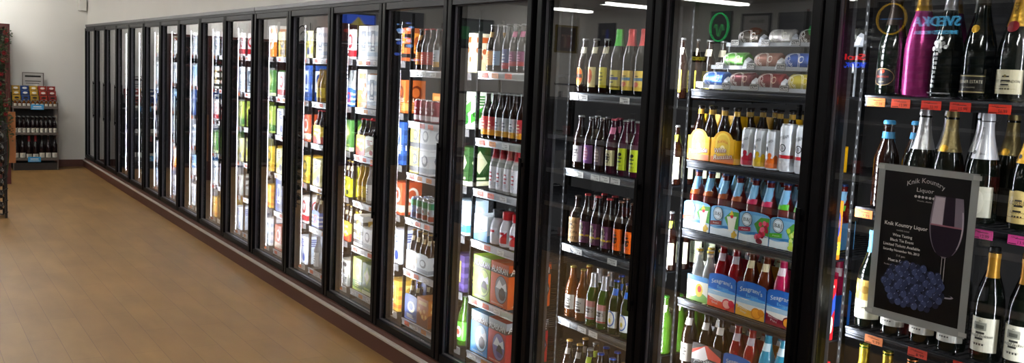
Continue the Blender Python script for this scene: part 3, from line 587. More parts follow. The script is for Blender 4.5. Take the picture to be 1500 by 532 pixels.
# nearest door: sparkling wine and wine
for i, (key, u) in enumerate([('c1', .045), ('c2', .137), ('c3', .225), ('c4', .325), ('c5', .43), ('c5', .53)]): place(P[key], 18, 0, u, i+1, 0, detail=True)
for i, (key, u) in enumerate([('c4', .05), ('c2', .165), ('c3', .25), ('c1', .36), ('s3', .48)]): place(P[key], 18, 0, u, i+1, 1, .02)
for i, (key, u) in enumerate([('bluefoil', .06), ('s1', .175), ('s5', .262), ('s2', .37), ('s3', .5), ('s3', .6)]): place(P[key], 18, 1, u, i+1, 0)
for i, (key, u) in enumerate([('bluefoil', .09), ('s1', .185), ('s1', .29), ('s5', .38), ('s4', .47), ('s3', .58)]): place(P[key], 18, 1, u, i+1, 1, .02)
for i, (key, u) in enumerate([('w2', .04), ('w3', .135), ('w3', .235), ('w3', .325), ('w1', .43), ('w1', .525), ('w4', .62)]): place(P[key], 18, 2, u, i+1, 0)
for i, (key, u) in enumerate([('w2', .07), ('w3', .17), ('w1', .27), ('w3', .37), ('w1', .47), ('w1', .56)]): place(P[key], 18, 2, u, i+1, 1, .02)
for i, (key, u) in enumerate([('g1', .04), ('g1', .125), ('g2', .21), ('g3', .3), ('g3', .39), ('g1', .48), ('g2', .57)]): place(P[key], 18, 3, u, i+1, 0)
# second nearest door: coolers and cocktails
loaded(17, 1, 'mud', ['kbot'], .045, 1); loaded(17, 1, 'russ', ['kbot'], .17, 2)
for i, (key, u) in enumerate([('wred', .272), ('wyel', .33), ('wora', .386), ('beam', .447), ('beam', .515)]): place(P[key], 17, 1, u, i+3, 0)
loaded(17, 1, 'russ', ['kbot'], .17, 2, row_=1); loaded(17, 1, 'mud', ['kbot'], .31, 3, row_=1); loaded(17, 1, 'russ', ['kbot'], .45, 4, row_=1)
for i, (bts, u) in enumerate([(['bjb0'], .06), (['bjb0'], .204), (['bjb1'], .347), (['bjb2'], .49)]):
    loaded(17, 2, 'bj%d' % i, bts, u, i+1)
    loaded(17, 2, 'bj%d' % ((i+1) % 4), bts, u, i+1, row_=1)
loaded(17, 3, 'marg', ['margb'], .09, 1)
for i, (key, b, u) in enumerate([('sea0', 'seab0', .215), ('sea1', 'seab1', .357), ('sea2', 'seab3', .499)]):
    loaded(17, 3, key, [b], u, i+2); loaded(17, 3, key, [b], u, i+2, row_=1)
place(P['jackb'], 17, 4, .035, 1); loaded(17, 4, 'jack', ['jackb'], .16, 2)
loaded(17, 4, 'sea0', ['seab0'], .315, 3); loaded(17, 4, 'sea1', ['seab2'], .457, 4)
gen('nar1', 'slim orange and yellow carton', '#e07a1c', '#e8c83a', '#2a4aa0', w=.045, d=.045, h=.19); gen('nar2', 'slim red and blue carton', '#b81c24', '#2a4ab0', '#e8dcc8', w=.045, d=.045, h=.2)
for s, key in ((2, 'nar1'), (3, 'nar2'), (4, 'nar2')): place(P[key], 17, s, .655, 60)
# third nearest door: single craft bottles
U16 = [.04, .118, .195, .272, .352, .43]
for s, keys in enumerate([['ora', 'yel1', 'yel2', 'foilg', 'foilr', 'foilr'], ['leaf', 'pur', 'gry', 'cream', 'lime', 'lime'], ['imp', 'fig', 'fig', 'fig', 'orl', 'orl'], ['cor', 'cor', 'beck', 'beck', 'bluen', 'bluen'], ['goldcap', 'goldcap', 'paleale', 'bluecap', 'bluecap', 'goldcap']]):
    for i, key in enumerate(keys):
        place(P[key], 16, s, U16[i], i+1, 0, .01); 
        if s: place(P[keys[(i+1) % 5] if s != 2 or i else 'imp'], 16, s, U16[i]+.01, i+1, 1, .02)
for s, key in enumerate(['yel2', 'paleale', 'paleale', 'bg', 'bg']):
    for r in range(4): place(P[key], 16, s, .655, 60, r, .012)
# fourth nearest door
U15 = [.05, .115, .2, .265, .335]
for i, key in enumerate(['fb', 'bl', 'rb', 'dk', 'dk']): place(P[key], 15, 0, U15[i]+.01, i+1, 0); place(P[key], 15, 0, U15[i]+.02, i+1, 1)
for i, key in enumerate(['ho', 'ho', 'hw', 'hw', 'hw', 'ho']):
    for r in range(2): place(P[key], 15, 1, .04+.066*i, i+1, r)
for i in range(4):
    for r in range(2): place(P['ice'], 15, 2, .14+.068*i, i+1, r)
place(P['bwbox'], 15, 3, .07, 1)
for i, key in enumerate(['jugg', 'jugr', 'jugr']): place(P[key], 15, 3, .175+.09*i, i+2); place(P[key], 15, 3, .175+.09*i, i+2, 1)
place(P['al1'], 15, 4, .1, 1); place(P['al2'], 15, 4, .272, 2); place(P['al3'], 15, 5, .1, 1); place(P['al4'], 15, 5, .272, 2)
# fifth nearest door
for i, key in enumerate(['fb', 'br', 'br', 'hw']): place(P[key], 14, 0, .045+.07*i, i+1); place(P[key], 14, 0, .05+.07*i, i+1, 1)
for i in range(4): place(P['cr'], 14, 1, .05+.07*i, i+1); place(P['orbox'], 14, 1, .075+.145*i, i+1, 1) if i < 2 else None
for i in range(2):
    for lv in range(2):
        key = ['yeb', 'whk'][i]; o = place(P[key], 14, 2, .065+.124*i, i+1); o.location.z += lv*.1375
        o['label'] = '%s carton of pair, %s, third shelf, fifth nearest door' % (['lower', 'upper'][lv], P[key].desc)
for i, key in enumerate(['cgb', 'cg', 'cg', 'cg']): place(P[key], 14, 3, .05+.07*i, i+1); place(P[key], 14, 3, .055+.07*i, i+1, 1)
loaded(14, 4, 'pw', ['bb'], .075, 1); loaded(14, 4, 'psil', ['bb'], .21, 2)
loaded(14, 5, 'pnv', ['bb'], .085, 1); place(P['orbox'], 14, 5, .235, 2)
for s, key in enumerate(['cre', 'grw', 'dia', 'lbw', 'pur2']):
    place(P[key], 14, s, .62, 60, 0, detail=False)
for r in range(2): place(P['glab'], 14, 5, .65, 60, r, .02)
# sixth nearest door
for i in range(2): place(P['whi'], 13, 0, .07+.145*i, i+1)
place(P['wor'], 13, 1, .075, 1); place(P['whi'], 13, 1, .22, 2)
for i in range(2): loaded(13, 2, ['pye', 'pbe'][i], ['br'], .07+.14*i, i+1)
for i in range(3): place(P[['by', 'by', 'bw'][i]], 13, 3, .045+.07*i, i+1); place(P['br'], 13, 3, .045+.07*i, i+1, 1)
place(P['wgy'], 13, 4, .075, 1); place(P['whk'], 13, 4, .21, 2); place(P['lgr'], 13, 5, .08, 1); place(P['grn'], 13, 5, .23, 2)
for s, key in enumerate(['orb', 'ors', 'blu', 'oral', 'whb', 'yeo']):
    place(P[key], 13, s, .62, 60, 0, detail=False)
# seventh nearest door
place(P['whi'], 12, 0, .1, 1); 
for i in range(2): place(P['by'], 12, 1, .06+.07*i, i+1, 0, detail=False); 
loaded(12, 2, 'pye', ['br'], .08, 1, detail=False); place(P['pyl'], 12, 3, .09, 1); loaded(12, 4, 'pbl', ['bb'], .09, 1, detail=False); place(P['bw'], 12, 5, .08, 1, 0, detail=False)
for s, (key, b) in enumerate([('red', 0), ('pbl', 'bw'), ('grn', 0), ('pyg', 'bb'), ('pye', 'bb'), ('grey', 0)]):
    for r in range(1):
        if b: loaded(12, s, key, [b], .625, 60, row_=r, detail=False)
        else: place(P[key], 12, s, .62, 60, r, .012, detail=False)
# the farther doors: packs at the near end of each shelf, the only ones in view
FAR = {11: ['pyl', 'blu', 'oral', 'yel', 'red', 'whb'], 10: ['wor', 'grn', 'lgr', 'yel', 'yeo', 'whi'], 9: ['red', 'whi', 'lgr', 'pyl', 'grey', 'whb'],
       8: ['whi', 'wgy', 'red', 'grn', 'whi', 'yeo'], 7: ['whi', 'lbl', 'blu', 'whi', 'lbl', 'whi'], 6: ['whk', 'whi', 'lbl', 'whi', 'wor', 'whi'], 5: ['cre', 'whi', 'lbl', 'whb', 'whi', 'lbl']}
for k, keys in FAR.items():
    for s, key in enumerate(keys):
        for r in range(1 if k > 9 else 2): place(P[key], k, s, .62, 60, r, .012, detail=False)
        if k == 11: place(P[keys[(s+3) % 6]], k, s, .075, 1, 0, detail=False)
# ---- lying cocktail cans on three tilted tiers (top shelf, second nearest door)
def cocktail_cans():
    cols = [['#4a4238', '#d8d4cc', '#5a4a3e', '#4a4a44'], ['#58a838', '#b07a68', '#2a5ab8', '#6a5a50'], ['#2f6ac0', '#7a2a34', '#8a1c22', '#d8c42a']]
    name = [['dark', 'silver', 'brown', 'grey'], ['green', 'copper', 'blue', 'tan'], ['blue', 'maroon', 'red', 'yellow']]
    tiers = [(1.782, .155, [.105, .255, .395, .53]), (1.695, .085, [.105, .26, .4, .535]), (1.622, .025, [.07, .205, .34, .475])]
    for t, (z, dx, us) in enumerate(tiers):
        tr = thing('can_rack', '%s clear plastic can rack, top shelf, second nearest door' % ['upper', 'middle', 'lower'][t], 'rack', (D+SHF+.015+dx, yl(17)-.3, z-.024), 'can racks on the top shelf')
        b = MB().box((-.005, -.3, -.002), (.06, .3, .002), M('#b8bcc0', .2, trans=.3)); b.box((-.008, -.3, -.002), (-.004, .3, .012), M('#b8bcc0', .2, trans=.3))
        for yy in (-.29, .29): b.box((.0, yy, -(z-.024-SHELF[17][0]-.004)), (.006, yy+.004, 0), M('#8a8e92', .3))
        obj('tray', b, tr)
        for i, u in enumerate(us):
            e = MB()
            pts = [(0, 0), (.012, .03), (.03, .042), (.045, .03), (.05, 0)]
            vs = [(x, 0, zz+.001) for x, zz in pts]+[(x, -.019, zz*.8+.001) for x, zz in pts]; n = len(pts)
            e.add(vs, [tuple(range(n)), tuple(reversed(range(n, 2*n)))]+[(j, (j+1) % n+0, n+(j+1) % n, n+j) for j in range(n)], M('#dfe2e6', .3))
            o = obj('end_stop', e, tr); o.location = (-.012, .3-u-.0565, .0015)
            g = MB().box((-.018, -.02, .004), (-.0165, .02, .026), INK)
            Art().rect(-.018, .006, .018, .024, WHITEP, 1).rect(-.0165, .0075, .0165, .0225, INK, 1).text('Club', 0, .0145, .009, WHITEP, w=.028, shear=.2).lay(g, face_front(-.018))
            o = obj('name_tag', g, tr, 'black tag with white outline'); o.location = (-.006, .3-u+.045, -.004)
            c = cols[t][i]; R = .029; L = .105
            m = MB().lathe([(R*.8, -L/2), (R, -L/2+.007), (R, L/2-.007), (R*.8, L/2)], M(c, .25, metal=.4), 20, (0, 0, 0), 'y')
            rd = MB().lathe([(R*.83, L/2-.001), (R*.84, L/2+.0015), (R*.72, L/2+.001), (.001, L/2)], ALU, 18, (0, 0, 0), 'y')
            can_t = thing('cocktail_can', '%s cocktail can lying on %s rack, top shelf, second nearest door' % (name[t][i], ['upper', 'middle', 'lower'][t]), 'can', (D+SHF+.015+dx+.026, yl(17)-u, z+.008), 'cocktail cans lying on the racks')
            obj('body', m, can_t); obj('lid', rd, can_t)
            a = Art(); W = WHITEP; a.slices(-.052, -.005, 8, lambda x: -.03, lambda x: .03, paper('#20242a', .3)); a.ring(-.018, 0, .03, .034, .002, W); a.ring(-.012, 0, .03, .034, .002, W)
            a.text('Club', -.028, .0, .016, W, w=.042, rot=-1.0); a.ell(.022, .006, .012, .012, paper(['#d8d0c0', '#e8e4d8', '#c8b090'][t], .3), 8)
            q = Art()
            q.q = [([(min(.05, max(-.05, x)), y) for x, y in vs], fs, mt) for vs, fs, mt in a.q]
            fn = lambda u_, v_, o_: (-(R+o_)*math.cos(v_/R), -u_, (R+o_)*math.sin(v_/R))
            obj('label', q.lay(MB(), fn), can_t)
cocktail_cans()
# ------------------------------------------------------------------ shelves
def price_tag(parent, yrel, col, ztop, lean=True, wide=.035, num=None):
    g = MB(); g.box((-.0025, -wide, -.03), (-.001, wide, -.004), paper(col, .5))
    a = Art().rect(-wide*.35, -.013, wide*.6, -.0115, INK, 1)
    a.text(num or '12.99', wide*.3, -.022, .009, INK, w=wide*.8); a.rect(-wide*.9, -.028, -wide*.2, -.026, INK, 1); a.text('SALE', -wide*.4, -.01, .004, INK, w=wide*.6)
    a.lay(g, face_front(-.0025)); o = obj('price_tag', g, parent, 'printed price tag'); o.location = (0, yrel, 0); return o
def shelf(k, s):
    z = SHELF[k][s]; L = .69; near = k >= 14
    nm = SHN[s] if s < len(SHELF[k])-1 or len(SHELF[k]) == 6 else 'bottom'
    t = thing('cooler_shelf', 'wire cooler shelf with %s price rail, %s shelf, %s' % ('dark' if k > 16 else 'silver', nm, door_word(k)), 'shelf', (D+SHF, yl(k)-.003, z), 'cooler shelves')
    b = MB(); n = 22 if near else 8
    for i in range(n): yy = -(.01+(L-.02)*i/(n-1)); b.box((.004, yy-.002, -.001), (.6, yy+.002, .003), WIRE)
    for x in (.006, .2, .4, .595): b.box((x-.003, -L, -.006), (x+.003, 0, -.001), WIRE)
    obj('deck', b, t)
    r = MB(); m = DARKRAIL if k >= 17 else RAIL if k == 16 else ALU; hh = .036 if k < 16 else .03
    pr = [(.004, .002), (-.004, .002), (-.0045, -.003), (-.002, -.005), (.0015, -hh+.007), (-.0015, -hh+.005), (-.001, -hh), (.005, -hh)]
    vs = [(x, 0, zz) for x, zz in pr]+[(x, -L, zz) for x, zz in pr]; nn = len(pr)
    r.add(vs, [tuple(range(nn)), tuple(reversed(range(nn, 2*nn)))]+[(i, nn+i, nn+(i+1) % nn, (i+1) % nn) for i in range(nn)], m)
    for f in range(3): zz = -.008-.0075*f; r.box((-.0016, -L, zz-.0006), (-.0004+.001*f, 0, zz), m)
    obj('price_rail', r, t)
    tags = {}
    if k == 18: tags = {0: [(.04, '#f0822a', '17.99'), (.125, '#f0502a', '12.99'), (.225, '#f0361c', '33.99'), (.315, '#f0361c', '15.99'), (.43, '#f0361c', '56.99')], 1: [(.03, '#f0822a', '9.99'), (.36, '#f03c24', '11.99'), (.415, '#ee4fa0', '12.99'), (.52, '#ee4fa0', '13.99')], 2: [(.105, '#f08a4a', '9.99'), (.255, '#f0503a', '8.99'), (.4, '#f03c24', '10.99')], 3: [(.2, '#f0502a', '9.99')]}
    elif k == 16: tags = {0: [(.035, '#e8e8e4', ''), (.1, '#e8e8e4', ''), (.38, '#d8d8d4', '')], 1: [(.1, '#e4e4e0', ''), (.215, '#d8dcd8', ''), (.28, '#e4e4e0', ''), (.35, '#d8d8d4', '')], 2: [(.035, '#e8e8e4', ''), (.12, '#e8e8e4', ''), (.36, '#d8d8d4', '')], 3: [(.06, '#e8e8e4', ''), (.18, '#d8d8d4', ''), (.26, '#e8e8e4', '')]}
    elif k <= 15:
        rr = random.Random(k*10+s); tags = {s: [(.05+.11*i+.02*rr.random(), rr.choice(['#e8e6e0', '#f0603a', '#f0a060', '#e86a50', '#e4e4e0']), '') for i in range(3)]+([(.6, rr.choice(['#e8402a', '#f0762a']), '')])}
    for u, c, num in tags.get(s, []): price_tag(t, -u, c, 0, num=num or ('%d.99' % random.Random(k*100+s*10+int(u*100)).randint(6, 24)), wide=.0315 if k == 18 else .03)
for k in SHELF:
    for s in range(len(SHELF[k])): shelf(k, s)
# uprights the shelves hang on
for k in range(5, 20):
    y = (yl(k)+.024) if k < 19 else yl(18)-PIT+.024
    b = MB(); b.box((0, -.006, .13), (.018, .006, 1.93), M('#050505', .7, spec=.1))
    for i in range(60): z = .16+i*.029; b.box((-.0006, -.0015, z), (.0003, .0015, z+.01), M('#303234', .5))
    b.box((.6, -.006, .13), (.618, .006, 1.93), M('#050505', .7, spec=.1)); b.box((0, -.006, .1), (.618, .006, .132), M('#050505', .7, spec=.1))
    o = obj('shelf_upright', b); o.location = (D+SHF+.01, y, 0)
    tag(o, ('slotted steel shelf upright beside far edge of %s' % door_word(k)) if k < 19 else 'slotted steel shelf upright beside near edge of nearest door', 'upright', 'shelf uprights in the cooler')
# ------------------------------------------------------------------ cooler doors, frames and light strips
XF = D-.032  # front face of the doors
def door(k):
    t = thing('cooler_door', 'black framed glass cooler door, %s' % ('nearest of the row' if k == 18 else 'farthest of the row' if k == 1 else ORD[19-k]+' from the near end of the row'), 'glass door', (XF, yl(k), 0), 'glass doors along the cooler')
    S = .0395; b = MB()
    for y0, y1 in ((0, S), (-GW-S, -GW)): b.bbox((0, y0, ZB-.036), (.046, y1, ZT+.036), FRAME, .004)
    b.box((.004, -GW, ZB-.036), (.046, 0, ZB), FRAME); b.box((.004, -GW, ZT), (.046, 0, ZT+.036), HEADER)
    obj('frame', b, t)
    g = MB()
    for y0, y1 in ((-.006, 0), (-GW, -GW+.006)): g.box((.022, y0, ZB), (.0315, y1, ZT), GREYTRIM)
    for z0, z1 in ((ZB, ZB+.006), (ZT-.006, ZT)): g.box((.022, -GW+.006, z0), (.0315, -.006, z1), GREYTRIM)
    obj('glazing_bead', g, t, 'grey bead around the glass')
    p = MB().box((.032, -GW, ZB), (.047, 0, ZT), GLASS); obj('glass_pane', p, t)
    h = MB(); h.bbox((-.016, -GW-.03, .75), (-.008, -GW-.012, 1.25), BLACK, .002)
    for z in (.77, 1.21): h.box((-.009, -GW-.026, z), (.001, -GW-.016, z+.02), BLACK)
    obj('handle', h, t)
for k in range(1, 19): door(k)
def emis(hexc, s):
    return M(hexc, .5, emit=s)
LEDM = emis('#f4f7ff', 108)
for (ka, kb, nm) in ((1, 5, 'farthest'), (6, 10, 'far'), (11, 15, 'middle'), (16, 18, 'nearest')):
    y1 = min(yl(ka)+.0555, YB-.004); y0 = yl(kb)-GW-.0555
    t = thing('cooler_cabinet', 'black metal cooler front around the %s run of glass doors' % nm, 'cooler', (D-.02, y0, 0), 'fronts of the cooler'); L = y1-y0
    obj('header', MB().box((0, 0, ZT+.04), (.018, L, 2.027), HEADER).box((-.006, 0, 2.0), (0, L, 2.027), GREYTRIM), t, 'grey edged header')
    obj('sill', MB().box((0, 0, .126), (.018, L, ZB-.0385), BLACK), t)
    ys = [yl(k)+.0405 for k in range(ka, kb+1)]+[yl(kb)-GW-.0405]
    for i, y in enumerate(ys):
        w0 = w1 = .024
        if i == 0: w1 = y1-y
        if i == len(ys)-1: w0 = y-y0
        yy = y-y0
        obj('mullion', MB().box((.0375, yy-w0, ZB-.038), (.088, yy+w1, ZT+.0395), BLACK), t)
        for sgn in (-1, 1):
            if ka == 1 and i <= 2: continue   # these strips are unlit and out of sight
            if (i == 0 and sgn > 0) or (i == len(ys)-1 and sgn < 0): continue
            e = MB(); hs = MB(); n = Vector((1, sgn*.4, 0)).normalized(); tt = Vector((.4, -sgn, 0)).normalized(); c = Vector((.104, yy+sgn*.018, 0))
            q = [c+tt*.0115, c-tt*.0115, c-tt*.0115-n*.012, c+tt*.0115-n*.012]
            vs = [(p_.x, p_.y, ZB+.01) for p_ in q]+[(p_.x, p_.y, ZT-.05) for p_ in q]
            hs.add(vs, [(0, 1, 2, 3), (7, 6, 5, 4), (0, 4, 5, 1), (1, 5, 6, 2), (2, 6, 7, 3), (3, 7, 4, 0)], M('#2a2b2e', .4))
            z = ZB+.02
            while z < ZT-.07:
                vs = []
                for (a_, zz) in ((-.009, z), (.009, z), (.009, z+.017), (-.009, z+.017)): vs.append(c+tt*a_+n*.0003+Vector((0, 0, zz)))
                e.add(vs, [(0, 1, 2, 3)] if sgn < 0 else [(3, 2, 1, 0)], LEDM); z += .025
            h_ = obj('led_strip', hs, t, 'white light strip'); obj('diodes', e, h_, 'glowing diodes')
# ------------------------------------------------------------------ poster taped to the nearest door
def poster():
    y1, y0, z0, z1 = 1.762, 1.457, .979, 1.414
    W, Hh = y1-y0, z1-z0; t = thing('poster', 'black laminated poster with wine glass and grapes, on nearest cooler door', 'poster', (D-.0045, (y0+y1)/2, z0))
    obj('laminate', MB().box((-.001, -W/2, 0), (0, W/2, Hh), M('#9ea2a2', .3, trans=.4)), t, 'clear grey margin')
    a = Art(); w, h = .262, .395; o = .022; K = paper('#0a090b', .3); a.rect(-w/2, o, w/2, o+h, K, 1)
    Wt = paper('#e4e0dc'); Gr = paper('#a8a4a4')
    a.text('Knik Kountry', 0.0, o+h-.03, .014, Gr, w=.115, arc=.014); a.text('Liquor', 0, o+h-.043, .012, Gr, w=.052)
    for i in range(6): a.ell(-.028+.011*i, o+h-.062, .0045, .0035, Gr, 6)
    a.text('Wasilla, Alaska', 0, o+h-.073, .004, Gr, w=.045)
    cx = -.058
    a.text('Knik Kountry Liquor', cx+.008, .27, .011, Wt, w=.135)
    for i, (s_, ww, hh) in enumerate([('cordially invited', .04, .005), ('Wine Tasting', .062, .008), ('Black Tie Event', .074, .008), ('Limited Tickets Available', .116, .008), ('Saturday November 9th, 2013', .115, .007), ('7-9 pm', .028, .006), ('Meet in Evangelos', .076, .008), ('Purchase tickets at Knik Kountry Liquor', .1, .0045), ('must be 21 years of age', .07, .004)]):
        a.text(s_, cx, .254-.0143*i, hh, Wt if hh > .006 else Gr, w=ww)
    # wine glass
    g1 = paper('#6d6470', .3); g2 = paper('#a69ca6', .3); g3 = paper('#1c1420', .3); gx = .072
    def half(z): # half width of the bowl at height z above the poster foot
        t_ = (z-.2)/.165
        return .05*math.sqrt(max(0, 1-(1-min(1, t_/.55))**2))*(1 if t_ < .55 else 1-.16*((t_-.55)/.45)**1.5)
    def band(z0, z1, f0, f1, m):
        n_ = 12; vs = []; fs = []
        for i_ in range(n_+1):
            z = z0+(z1-z0)*i_/n_; vs += [(gx+half(z)*f0, z), (gx+half(z)*f1, z)]
        for i_ in range(n_): fs.append((2*i_, 2*i_+1, 2*i_+3, 2*i_+2))
        a.q.append((vs, fs, m))
    band(.2, .365, -1, 1, g1); band(.285, .362, -.9, -.25, g2); band(.285, .362, .45, .92, g1); band(.285, .365, -.22, .45, g3); band(.205, .285, -.93, .9, g3); band(.285, .289, -.95, .95, paper('#8a5a66', .3)); band(.23, .33, .9, .97, g2)
    for x_ in (-.005, .004): a.rect(gx+x_, .11, gx+x_+.0018, .203, Gr, 1)
    a.ell(gx+.01, .1, .03, .006, paper('#8a848c', .3), 10); a.ell(gx+.01, .102, .024, .004, K, 10)
    rr = random.Random(3); g = []
    for j in range(9):
        for i in range(11):
            x = -.105+.0175*i+.008*(j % 2); y = .055+.0135*j
            if ((x+.012)/.1)**2+((y-.108)/.066)**2 < 1 and not (x > .02 and y > .15): g.append((x+rr.uniform(-.003, .003), y+rr.uniform(-.003, .003)))
    vs = []; fs = []
    tones = [paper(c, .3) for c in ('#20253a', '#2c3350', '#3b4466')]; hl = paper('#8088a8', .3)
    for lev in range(3):
        for idx, (x, y) in enumerate(g):
            if idx % 3 == lev: a.ell(x, y, .0105, .0105, tones[(lev+idx) % 3], 8)
    for x, y in g: vs += [(x-.005, y+.002), (x-.001, y+.0065), (x-.0035, y+.0065)]; n = len(vs); fs.append((n-3, n-2, n-1))
    a.q.append((vs, fs, hl))
    obj('print', a.lay(MB(), face_front(-.001), step=.00003, base=.0001), t)
    for (y, z) in ((W/2-.006, Hh-.01), (-W/2+.006, Hh-.01), (W/2-.006, .01), (-W/2+.006, .01)):
        obj('tape', MB().box((-.0014, y-.012, z-.006), (-.0011, y+.012, z+.006), M('#c8cac8', .3, trans=.5)), t)
poster()
# ------------------------------------------------------------------ the room
WALL = M('#e6e4df', .85, noise=.03, nscale=3, bump=.05)
CEIL = M('#cfcdc8', .9, noise=.03)
BASE = M('#5a352b', .5, noise=.12, nscale=6)
struct('floor', MB().box((XL, -3, -.1), (D+2.1, YB, 0), floor_mat()))
struct('ceiling', MB().box((XL, -3, ZC), (D+2.1, YB, ZC+.1), CEIL))
struct('wall_back', MB().box((XL-.1, YB, 0), (D+.2, YB+.1, ZC), WALL))
struct('wall_front', MB().box((XL-.1, -3.1, 0), (D+2.1, -3, ZC), WALL))
struct('wall_left', MB().box((XL-.1, -3, 0), (XL, YB, ZC), WALL))
YN = yl(18)-GW-.0555; YF = yl(1)+.0555
wr = MB().box((D, YN, 2.03), (D+.12, YB, ZC), WALL); wr.box((D-.015, -3, 0), (D+.12, YN-.003, ZC), WALL)
struct('wall_right', wr)
struct('trim_1', MB().box((D-.0604, YN, 0), (D+.09, YB, .097), BASE).box((D-.04, YN, .1), (D+.09, YB, .125), BASE))
struct('trim_2', MB().box((D-.066, YN, .09), (D-.03, YB, .102), M('#cbc4be', .4, metal=.1)))
struct('baseboard_back', MB().box((XL, YB-.012, 0), (D-.06, YB, .1), BASE))
struct('baseboard_left', MB().box((XL, -3, 0), (XL+.012, YB, .1), BASE))
# walk-in cooler behind the doors
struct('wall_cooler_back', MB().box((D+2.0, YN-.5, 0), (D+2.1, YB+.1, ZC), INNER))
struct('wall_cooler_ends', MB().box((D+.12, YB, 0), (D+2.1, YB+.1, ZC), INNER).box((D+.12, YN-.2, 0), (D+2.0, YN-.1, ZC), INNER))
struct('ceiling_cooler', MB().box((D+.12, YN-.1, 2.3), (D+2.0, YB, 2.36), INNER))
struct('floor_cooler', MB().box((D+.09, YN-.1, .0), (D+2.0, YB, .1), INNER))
# ceiling lights
TUBE = emis('#f8f8f4', 84); TUBE2 = emis('#f8f8f4', 16)
def fixture(x, y, lab, tube=TUBE):
    t = thing('ceiling_light', lab, 'ceiling light', (x, y, ZC), 'fluorescent ceiling lights')
    obj('housing', MB().bbox((-.62, -.15, -.05), (.62, .15, -.001), M('#d8d6d0', .5), .01), t)
    d = MB()
    for yy in (-.07, .07): d.lathe([(.018, -.59), (.018, .59)], tube, 12, (0, yy, -.07), 'x')
    obj('tubes', d, t, 'glowing tubes')
    e = MB()
    for xx in (-.6, .59): e.box((xx, -.1, -.09), (xx+.01, .1, -.05), M('#d8d6d0', .5))
    obj('end_cap', e, t)
for i, y in enumerate((14.3, 12.4, 10.5, 8.6, 6.7, 4.0)): fixture(-5.3, y, 'twin tube ceiling light over far side of shop, %s from back wall' % ORD[i+1], TUBE2)
for i, y in enumerate((14.1, 10.6, 7.0, 3.4, 0.2)): fixture(.6, y, 'twin tube ceiling light over the cooler aisle, %s from back wall' % ORD[i+1])
for i, y in enumerate((12.8, 8.6, 4.2)): fixture(-2.4, y, 'twin tube ceiling light over shop middle, %s from back wall' % ORD[i+1], TUBE2)
# rail and box up in the back corner
t = thing('wall_conduit', 'white conduit rail with end box high in the back corner', 'conduit', (D-.12, YB, 2.2))
obj('box', MB().bbox((0, -.1, .02), (.1, -.002, .17), M('#dcdad4', .5), .008), t)
obj('rail', MB().box((.03, -.9, .2), (.115, -.002, .225), M('#dcdad4', .5)).box((.05, -.06, .17), (.08, -.03, .2), M('#dcdad4', .5)), t)
